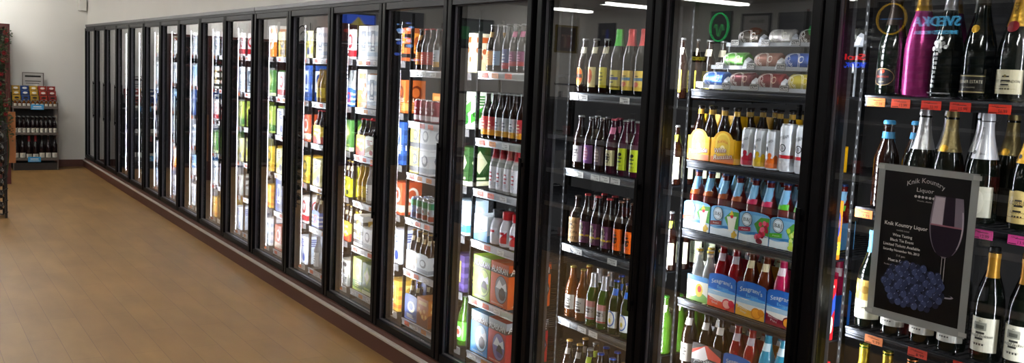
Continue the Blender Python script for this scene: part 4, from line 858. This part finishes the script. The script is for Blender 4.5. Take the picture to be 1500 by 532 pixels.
# ------------------------------------------------------------------ back wall merchandiser
def merch():
    x0, x1, yf, yb = 1.36, 1.925, 14.68, 15.08; w = x1-x0
    t = thing('display_rack', 'steel wire display rack of small bottles against the back wall', 'rack', ((x0+x1)/2, (yf+yb)/2, 0))
    fr = MB(); m = M('#6a625c', .4, metal=.5)
    for x in (-w/2, w/2-.015):
        for y in (-.2, .18): fr.box((x, y, 0), (x+.015, y+.015, .93 if y < 0 else 1.08), m)
    obj('frame', fr, t); DK = M('#2a2422', .5)
    obj('base', MB().box((-w/2+.015, -.19, .0), (w/2-.015, .18, .1), DK), t)
    shz = (.15, .5, .86)
    for z in shz: obj('shelf', MB().box((-w/2, -.2, z-.01), (w/2, .19, z), m).box((-w/2, -.205, z-.015), (w/2, -.2, z+.02), m), t)
    obj('back_panel', MB().box((-w/2+.015, .185, .1), (w/2-.015, .195, 1.05), DK), t)
    sg = MB()
    for x in (-.12, .135): sg.box((x, .17, 1.0), (x+.008, .178, 1.32), m)
    sg.box((-.125, .168, 1.1), (.148, .178, 1.325), m)
    a = Art().rect(-.125, .01, .125, .205, paper('#b8b4b0'), 1).rect(-.1, .15, .1, .175, INK, 1).rect(-.1, .09, .1, .1, INK, 1).rect(-.09, .06, .08, .067, INK, 1)
    a.lay(sg, face_back(.168, .01, 1.11)); obj('sign_holder', sg, t, 'grey framed sign')
    for z, x in ((.865, .02), (.15, -.02)):
        s_ = MB().box((x-.08, -.215, z-.035), (x+.08, -.207, z+.035), paper('#3f9ed8')); Art().rect(-.05, 0, .05, .012, WHITEP, 1).rect(-.06, -.022, .06, -.016, WHITEP, 1).lay(s_, face_back(-.215, x, z)); obj('shelf_sign', s_, t, 'bright blue sign')
    # packets
    cols = ['#b08a24', '#1d3f7c', '#b8922a', '#98301f', '#862622']; names = ['yellow', 'blue', 'golden', 'red', 'dark red']
    for r in range(3):
        for c in range(5):
            b = MB().bbox((-.05, -.03, 0), (.05, .03, .075), paper(cols[c]), .006); Art().ell(0, .045, .03, .014, WHITEP if r else paper('#20180c'), 8).rect(-.04, .008, .04, .02, INK, 1).lay(b, face_back(-.03))
            o = obj('snack_packet', b); o.location = (x0+.06+c*.111, yf+.1+r*.0685, .945+r*.062 if r else .945)
            if r == 0: o.location.z = .9415
            tag(o, '%s packet in %s tier on top of the wire display rack' % (names[c], ['front', 'middle', 'rear'][r]), 'packet', 'packets on the display rack')
    obj('packet_tray', MB().box((-w/2+.02, -.14, .938), (w/2-.02, -.067, .941), m).box((-w/2+.02, -.067, .938), (w/2-.02, .0, 1.0065), m).box((-w/2+.02, .0, .938), (w/2-.02, .075, 1.0685), m).box((-w/2+.02, -.145, .862), (w/2-.02, -.14, .941), m), t)
    small = bottle('s', AMBERL, '#e4e0d4', '#4a4a44', prof=[(r*.75, z*.42) for r, z in BEER], lz=(.01, .05), half=.02, name='small_bottle')
    dark = bottle('s', M('#1c0f12', .1), '#dcd8cc', '#4a4a44', prof=[(r*.66, z*.75) for r, z in WINE], lz=(.015, .075), half=.024, name='wine_bottle')
    tall = bottle('s', M('#1c0f12', .1), '#dcd8cc', '#4a4a44', prof=[(r, z*1.05) for r, z in WINE], lz=(.02, .085), half=.04, name='wine_bottle')
    tallr = bottle('s', M('#1c0f12', .1), '#d8d4c8', '#4a4a44', prof=[(r, z*1.05) for r, z in WINE], lz=(.01, .07), half=.04, foil=M('#8a1c22', .3), foilz=(.24, .318), name='wine_bottle')
    for i in range(10):
        small.put((x0+.035+i*.0545, yf+.004, shz[2]+.001), 'small white labelled bottle, %s from left on display rack top shelf' % ORD[i+1], 'bottles on the display rack', False, math.pi/2)
        for r in range(2): dark.put((x0+.035+i*.0545, yf+.02+r*.12, shz[1]+.001), 'dark wine bottle, %s from left, %s row, middle shelf of display rack' % (ORD[i+1], ROWN[r]), 'bottles on the display rack', False, math.pi/2)
    for i in range(7):
        p = tallr if i in (2, 3) else tall
        p.put((x0+.045+i*.08, yf+.03, shz[0]+.001), 'tall dark wine bottle%s, %s from left, lower shelf of display rack' % (' with red neck' if p is tallr else '', ORD[i+1]), 'bottles on the display rack', False, math.pi/2)
merch()
# lattice wine rack along the back wall
def lattice():
    WD = M('#4a1f18', .45, noise=.25, nscale=5); x0, x1, y0, y1, h = -2.1, 1.3, 14.74, 15.1, 1.965
    t = thing('wine_rack', 'tall dark wooden wine rack with diamond lattice, back wall', 'rack', ((x0+x1)/2, (y0+y1)/2, 0)); w = x1-x0
    c = MB(); n = 6
    for i in range(n+1): x = -w/2+w*i/n; c.box((x-.018, -.18, 0), (x+.018, .175, h), WD)
    for z in (0.0, .5, 1.0, 1.5, h-.03): c.box((-w/2, -.17, z), (w/2, .175, z+.03), WD)
    c.box((-w/2, .165, 0), (w/2, .175, h), M('#241210', .6)); obj('case', c, t)
    d = MB()
    for i in range(n):
        cx = -w/2+w*(i+.5)/n
        for z in (.515, 1.015, 1.515):
            hh = .48 if z < 1.5 else .43; L = math.hypot(w/n, hh); an = math.atan2(hh, w/n)
            for sg in (-1, 1):
                for off in (-.0,):
                    R = Matrix.Rotation(-sg*an, 3, 'Y'); d.box((cx-L/2+.02, -.178 if sg > 0 else -.176, z+hh/2+.008), (cx+L/2-.02, -.16 if sg > 0 else -.162, z+hh/2+.024), WD, R)
    obj('lattice', d, t)
    nk = MB().lathe([(.001, -.3), (.037, -.298), (.037, -.13), (.015, -.06), (.0145, 0), (.001, .001)], M('#120c10', .1), 10, (0, 0, 0), 'y').mesh('wine_bottle')
    for i in range(n):
        for j, z in enumerate((.515, 1.015, 1.515)):
            for q, (ox, oz) in enumerate(((-.1, .0535), (0, .0535), (.1, .0535), (-.05, .1145), (.05, .1145))):
                if j == 0 and q > 2: continue
                o = link(bpy.data.objects.new('wine_bottle', nk)); o.rotation_euler.z = math.pi
                o.location = ((x0+x1)/2-w/2+w*(i+.5)/n+ox, y0+.035, z+oz+.0)
                tag(o, '%s dark wine bottle lying in %s bay, %s tier, of lattice rack' % (['bottom left', 'bottom middle', 'bottom right', 'stacked left', 'stacked right'][q], ORD[i+1], ['lower', 'middle', 'upper'][j]), 'bottle', 'bottles lying in the lattice rack')
lattice()
# end display with garland, at the left edge of the picture
def garland():
    cx, cy = .85, 10.62
    t = thing('bottle_stand', 'dark metal stand holding wine bottles, left edge of the aisle', 'stand', (cx, cy, 0)); b = MB(); m = M('#1c1716', .4)
    for x in (-.11, .06):
        for y in (-.14, .12): b.box((x-.01, y, 0), (x+.01, y+.02, .92), m)
    for i in range(8):
        z = .06+.115*i; b.tube([(-.12, -.15, z), (.03, -.165, z-.02), (.07, -.15, z), (.07, .13, z), (-.12, .13, z)], .006, m, 6, True)
    obj('frame', b, t)
    nb = MB().lathe([(.001, -.28), (.037, -.278), (.037, -.13), (.015, -.05), (.0145, 0), (.001, .001)], M('#160e12', .08), 12, (0, 0, 0), 'y')
    lb = MB().lathe([(.0375, -.24), (.0375, -.17)], paper('#c8c4b8'), 12, (0, 0, 0), 'y'); nb.merge(lb); me = nb.mesh('wine_bottle')
    for i in range(7):
        o = link(bpy.data.objects.new('wine_bottle', me)); o.location = (cx+.015, cy-.17, .1+.115*i); o.rotation_euler = (0, 0, math.pi)
        tag(o, 'wine bottle lying in dark metal stand, %s from the floor' % ORD[i+1], 'bottle', 'bottles in the metal stand')
    p = thing('wooden_post', 'reddish wooden display post wound with garland, left of aisle', 'post', (.985, 12.6, 0)); WD = M('#5a2018', .5, noise=.2)
    b = MB(); b.box((-.12, -.02, 0), (.0, .02, .26), WD); b.box((-.02, -.025, .26), (.0, .025, 1.93), WD); b.box((-.16, -.025, 1.9), (0, .025, 1.93), WD)
    for z in (.6, 1.0, 1.45): b.box((-.16, -.02, z), (0, .02, z+.02), WD)
    b.box((-.14, -.02, 1.66), (-.01, .0, 1.69), WD, Matrix.Rotation(-.75, 3, 'Y'))
    obj('frame', b, p)
    b = MB().box((-.03, -.05, .26), (.05, -.03, .88), M('#a5683a', .5, noise=.15)); obj('side_board', b, p, 'light tan board')
    p.location = (1.2, 13.2, 0)
    r = random.Random(5); g = thing('garland', 'green leaf garland with red flowers on the wooden display, left edge', 'garland', (1.17, 12.98, 0))
    lf = MB(); cl = [M(c, .5) for c in ('#2f4a26', '#3f5a34', '#55603f', '#27391f')]
    def spine(s_): return Vector((-.06+.045*math.sin(s_*7), -.05+.03*math.cos(s_*7), .015+1.84*s_))
    lf.tube([spine(i/24) for i in range(25)], .008, cl[3], 6)
    for i in range(560):
        s_ = 1-.68*r.random(); c = spine(s_)+Vector((max(-.08, min(.06, r.gauss(.005, .04))), max(-.06, min(.05, r.gauss(0, .03))), r.gauss(0, .025))); R = Matrix.Rotation(r.random()*6.3, 3, 'Z') @ Matrix.Rotation(r.uniform(-1, 1), 3, 'X')
        L = r.uniform(.025, .05); wv = L*.3
        lf.add([c+R @ Vector(v) for v in ((0, 0, 0), (L*.4, wv, .004), (L, 0, 0), (L*.4, -wv, .004), (L*.45, 0, -.005))], [(0, 1, 4), (1, 2, 4), (2, 3, 4), (3, 0, 4)], r.choice(cl))
    obj('leaves', lf, g)
    for i in range(9):
        s_ = 1-.065*i-.03*r.random(); c = spine(s_)+Vector((-.03+.08*r.random(), -.05, 0)); f = MB(); rm = M('#7a1620', .5)
        for q in range(6):
            R = Matrix.Rotation(q*1.047, 3, 'Y'); L = .032
            f.add([R @ Vector(v) for v in ((0, 0, 0), (L*.5, -.006, L*.28), (L, -.002, 0), (L*.5, -.006, -L*.28), (L*.5, -.012, 0))], [(0, 1, 4), (1, 2, 4), (2, 3, 4), (3, 0, 4)], rm)
        o = obj('red_flower', f, g); o.location = c
garland()
# ------------------------------------------------------------------ things across the shop, seen in the glass
def picture(name, lab, cat, axis, pos, w, z0, z1, frame, mat, art=None, dep=.03, fw=.035, rz=0):
    h = z1-z0; t = thing(name, lab, cat, pos, None, rz)
    b = MB(); fm = M(frame, .4)
    for (a0, a1, c0, c1) in ((-w/2, w/2, 0, fw), (-w/2, w/2, h-fw, h), (-w/2, -w/2+fw, fw, h-fw), (w/2-fw, w/2, fw, h-fw)): b.box((a0, -dep, c0), (a1, 0, c1), fm)
    obj('frame', b, t); c = MB().box((-w/2+fw, -dep*.6, fw), (w/2-fw, -.001, h-fw), paper(mat))
    if art: art.lay(c, face_back(-dep*.6, 0, 0))
    obj('picture', c, t); return t
a = Art()
for i, (x, c) in enumerate([(-.1, '#5a2420'), (-.04, '#7a3a30'), (.03, '#8a6a58'), (.09, '#4a2a24')]): a.ell(x, .2, .04, .11, paper(c), 10); a.ell(x, .32, .018, .022, paper('#a87a60'), 8)
picture('framed_painting', 'painting of standing figures in a wide gold frame, back wall corner', 'painting', 'y', (-5.98, YB-.002, 2.05), .5, 2.05, 2.56, '#8a7432', '#4a3a2c', a)
a = Art().ell(-.02, .22, .05, .09, paper('#2040c0'), 10).rect(.04, .2, .14, .3, paper('#7a6a5a'), 1)
PW = -math.pi/2+math.pi
def onleft(name, lab, cat, y, w, z0, z1, frame, mat, art=None): return picture(name, lab, cat, 'x', (XL+.002, y, z0), w, z0, z1, frame, mat, art, rz=math.pi/2)
onleft('framed_poster', 'dark framed poster with blue figure on the left wall', 'poster', 14.45, .5, 2.2, 2.62, '#1a1a1c', '#26262a', a)
a = Art().text('BEER', 0, .28, .05, INK, w=.3).ell(0, .13, .14, .06, paper('#c86a2a'), 12).text('ALE', 0, .13, .05, paper('#f0e8d8'), w=.16)
onleft('framed_advert', 'white advert with orange badge in black frame, left wall', 'poster', 10.75, .6, 2.3, 2.7, '#141416', '#b8b4ae', a)
onleft('framed_mirror', 'dark rectangular picture in thin frame on the left wall', 'picture', 10.0, .6, 2.3, 2.7, '#1c1c1e', '#2c2c30', Art().rect(-.2, .1, .2, .25, paper('#44444a'), 1))
# green oval neon, gold ring neon, lettered neon
def neon_ring(lab, y, z, ry, rz_, col, name='neon_ring_sign', e=5, extra=None):
    t = thing(name, lab, 'neon sign', (XL+.06, y, z)); obj('backing', MB().box((-.055, -ry*1.15, -rz_*1.15), (-.03, ry*1.15, rz_*1.15), M('#101012', .4)), t)
    o = MB().tube([(0, ry*math.cos(i*math.pi/16), rz_*math.sin(i*math.pi/16)) for i in range(32)], .009, neon(col, e), 8, True)
    obj('tube', o, t)
    if extra: obj('inner_tube', extra, t)
    return t
neon_ring('green oval neon ring sign on the left wall', 11.5, 2.5, .2, .22, '#12c860', e=3, extra=MB().tube([(0, -.1+.02*i, .1*math.sin(i*.9)-.05) for i in range(11)], .007, neon('#2a9a4a', 3)))
neon_ring('golden round neon ring sign beside lettered vodka sign', 8.32, 2.56, .22, .2, '#c89a1c', e=2.2, extra=MB().tube([(0, -.16, 0), (0, .16, 0)], .006, neon('#3a6a9a', 2)))
neon_ring('small green neon loop at the dark windows', 9.58, 2.42, .09, .08, '#12b850', name='neon_loop_sign', e=2.5)
def neon_text(lab, y, z, lines, name='neon_letter_sign'):
    t = thing(name, lab, 'neon sign', (XL+.05, y, z)); W = max(l[2] for l in lines)
    obj('backing', MB().box((-.045, -W*.55, min(l[1] for l in lines)-.06), (-.03, W*.55, max(l[1] for l in lines)+.11), M('#0c0c10', .4)), t)
    for s_, dz, w, h, col, e in lines:
        mb = MB(); Art().text(s_, 0, dz, h, neon(col, e), w=w).lay(mb, face_room(0, 0, 0)); vs = mb
        q = MB(); n = len(mb.v); q.v = mb.v+[(x-.012, y_, z_) for x, y_, z_ in mb.v]; q.f = mb.f+[tuple(i+n for i in reversed(f)) for f in mb.f]; q.m = mb.m*2; q.sm = mb.sm*2; q.mats = mb.mats
        obj('letters', q, t, 'glowing %s letters' % {'#5ab8e0': 'pale blue', '#e81c1c': 'red', '#1c50e8': 'blue', '#c8c020': 'yellow'}.get(col, 'neon'))
neon_text('pale blue lettered vodka neon sign beside golden ring sign', 7.67, 2.44, [('SVEDKA', .08, .66, .13, '#5ab8e0', 3), ('IMPORTED VODKA', -.06, .6, .05, '#5ab8e0', 3)])
neon_text('small red and blue lettered neon sign below the windows', 8.88, 2.0, [('Stoli', .06, .36, .09, '#e81c1c', 5), ('VODKA', -.05, .4, .08, '#1c50e8', 6)])
neon_text('small yellow lettered neon sign low on the left wall', 11.95, 1.97, [('OUNCE', .03, .3, .06, '#c8c020', 2)])
# dark windows with blinds at the near end of the left wall
for n, (y0, y1) in enumerate(((6.6, 9.4), (3.4, 6.2), (0.2, 3.0))):
    b = MB(); m = M('#202228', .4); z0, z1 = .95, 2.72
    for (a0, a1, c0, c1) in ((y0, y1, z0, z0+.05), (y0, y1, z1-.05, z1), (y0, y0+.05, z0, z1), (y1-.05, y1, z0, z1)): b.box((XL, a0, c0), (XL+.03, a1, c1), m)
    b.box((XL, y0+.05, z0+.05), (XL+.006, y1-.05, z1-.05), M('#0a0e1a', .15))
    i = 0
    for j in range(16): z = z0+.1+j*.1; b.box((XL+.008, y0+.06, z), (XL+.02, y1-.06, z+.035), M('#1c2434', .5), Matrix.Rotation(.4, 3, 'Y'))
    struct('window_%d' % (n+1), b)
# television, beer sign, scene sign and iron lamp on the back wall
t = thing('television', 'black wall television with green grey picture, back wall', 'television', (-3.92, YB-.06, 2.28))
obj('housing', MB().bbox((-.42, -.04, -.26), (.42, .0, .26), M('#0c0c0e', .3), .01), t)
s_ = MB().box((-.38, -.044, -.22), (.38, -.04, .22), M('#3a4642', .3, emit=.25)); Art().rect(.1, -.1, .25, .12, M('#2a8a4a', .4, emit=.4), 1).rect(-.2, -.15, .05, .05, M('#6a7a74', .4, emit=.4), 1).lay(s_, face_back(-.044)); obj('screen', s_, t)
obj('bracket', MB().box((-.05, 0, -.05), (.05, .06, .05), M('#1a1a1c', .5)), t)
t = thing('beer_sign_cabinet', 'tall black cabinet with blue white neon shapes, back wall', 'sign cabinet', (-2.52, YB-.2, 0))
obj('case', MB().bbox((-.3, -.15, 0), (.3, .19, 2.55), M('#08080a', .3), .01), t)
q = MB(); a = Art(); r = random.Random(2)
for i in range(16): a.ell(r.uniform(-.2, .2), 1.75+r.random()*.62, r.uniform(.02, .06), r.uniform(.01, .03), neon(['#7aa8e8', '#c8dcf8', '#3a5ab8'][i % 3], 2.2), 8)
a.lay(q, face_back(-.15)); obj('neon_shapes', q, t)
t = thing('beach_sign', 'backlit beach picture sign with blue sky and umbrella, back wall', 'sign', (-1.75, YB-.01, 1.99))
obj('frame', MB().bbox((-.32, -.06, 0), (.32, 0, .5), M('#1a1412', .4), .01), t)
q = MB(); Art().rect(-.29, .03, .29, .47, M('#5a2a20', .4, emit=.3), 1).rect(-.29, .32, .29, .47, M('#2050c8', .4, emit=.9), 1).poly([(-.12, .3), (0, .44), (.14, .3)], M('#b8a84a', .4, emit=.5)).rect(-.01, .1, .01, .3, M('#b8a84a', .4, emit=.4), 1).ell(.2, .2, .05, .03, M('#b83a2a', .4, emit=.5), 8).lay(q, face_back(-.06)); obj('screen', q, t)
t = thing('pendant_lamp', 'small glowing red lamp under the beach picture sign', 'lamp', (-1.33, YB-.12, 2.1))
obj('shade', MB().lathe([(.02, .09), (.06, .04), (.085, 0)], neon('#e81c14', 2.5), 16), t); obj('arm', MB().tube([(0, 0, .09), (0, .05, .14), (0, .118, .12)], .006, M('#1a1a1a', .4)), t)
t = thing('iron_wall_ornament', 'black wrought iron scroll ornament on top of lattice rack', 'ornament', (-.9, 14.95, 1.965)); b = MB(); m = M('#161210', .5)
for sg in (-1, 1):
    b.tube([(sg*(.02+.022*i), 0, .05+.2*math.sin(i*.3)) for i in range(11)], .008, m); b.tube([(sg*(.1+.06*math.cos(i*.5)), 0, .1+.06*math.sin(i*.5)) for i in range(11)], .006, m)
b.tube([(0, 0, 0), (0, 0, .3)], .01, m); b.box((-.15, -.04, 0), (.15, .04, .02), m); obj('scrolls', b, t)
# gondola shelving beside the aisle, plus two units added to darken reflections
def gondola(x0, x1, y0, y1, h, lab, n, nm='aisle'):
    t = thing('gondola_shelf', lab, 'shelving', ((x0+x1)/2, (y0+y1)/2, 0)); w = x1-x0; L = y1-y0; m = M('#26221f', .5, noise=.2)
    obj('base', MB().box((-w/2, -L/2, 0), (w/2, L/2, .14), m), t); obj('back_panel', MB().box((-.02, -L/2, .14), (.02, L/2, h), m), t)
    zs = [.14]+[.14+(h-.14)*i/4 for i in range(1, 4)]
    for z in zs[1:]: obj('shelf', MB().box((.02, -L/2, z-.02), (w/2-.03, L/2, z), m).box((w/2-.03, -L/2, z-.03), (w/2-.02, L/2, z+.01), ALU), t)
    obj('top', MB().box((-w/2+.1, -L/2, h), (w/2-.1, L/2, h+.02), m), t)
    ps = [bottle('s', c, l, '#2a2a2a', prof=[(r, z*.85) for r, z in WINE], lz=(.02, .1), half=.04, name='wine_bottle') for c, l in ((DGREEN, '#a8a08a'), (AMBER, '#8a2a24'), (M('#20141a', .1), '#6a6a78'))]
    for j, z in enumerate(zs):
        for i in range(n):
            y = y0+.15+(L-.3)*i/(n-1); p = ps[(i//3+j) % 3]
            p.put(((x0+x1)/2+w/2-.04, y, z+.001), 'wine bottle, %s from the near end, %s shelf of %s gondola' % (ORD[i+1], ['lowest', 'second lowest', 'third lowest', 'highest'][j], nm), 'bottles on the %s gondola' % nm, False, math.pi)
gondola(-1.15, -.35, 1.6, 9.6, 1.38, 'long dark gondola shelving unit across the aisle from the cooler', 18)
gondola(-3.3, -2.4, 1.6, 10.4, 1.5, 'added dark gondola shelving that darkens the glass reflection, middle of the shop', 14, 'middle')  # added unit; its dark bulk hides bright floor from the door glass
gondola(-5.4, -4.6, 1.6, 10.4, 1.5, 'added dark gondola shelving that darkens the glass reflection, near the shop windows', 0, 'far')  # added without stock, to keep pale floor out of the reflections
# ------------------------------------------------------------------ camera
yaw, pitch, roll = .5689, .1104, .0463
f = Vector((math.sin(yaw)*math.cos(pitch), math.cos(yaw)*math.cos(pitch), -math.sin(pitch)))
r0 = Vector((math.cos(yaw), -math.sin(yaw), 0)); u0 = r0.cross(f)
r = r0*math.cos(roll)+u0*math.sin(roll); u = -r0*math.sin(roll)+u0*math.cos(roll)
cam = bpy.data.cameras.new('camera'); co = bpy.data.objects.new('camera', cam); COL.objects.link(co)
mw = Matrix(((r.x, u.x, -f.x, 0), (r.y, u.y, -f.y, 0), (r.z, u.z, -f.z, H), (0, 0, 0, 1))); co.matrix_world = mw
cam.sensor_fit = 'HORIZONTAL'; cam.sensor_width = 36; cam.lens = 36*1426.4/1500; cam.clip_start = .05; cam.clip_end = 60
SC.camera = co
w = bpy.data.worlds.new('world'); SC.world = w; w.use_nodes = True; w.node_tree.nodes['Background'].inputs[0].default_value = (.02, .02, .022, 1)
SC.view_settings.view_transform = 'Standard'; SC.view_settings.look = 'None'; SC.view_settings.exposure = 0; SC.view_settings.gamma = 1
SC.view_settings.use_curve_mapping = False
try:
    SC.cycles.use_denoising = True; SC.cycles.max_bounces = 10; SC.cycles.diffuse_bounces = 4; SC.cycles.glossy_bounces = 4; SC.cycles.transmission_bounces = 6; SC.cycles.transparent_max_bounces = 24
    SC.cycles.caustics_reflective = False; SC.cycles.sample_clamp_indirect = 25
except Exception: pass
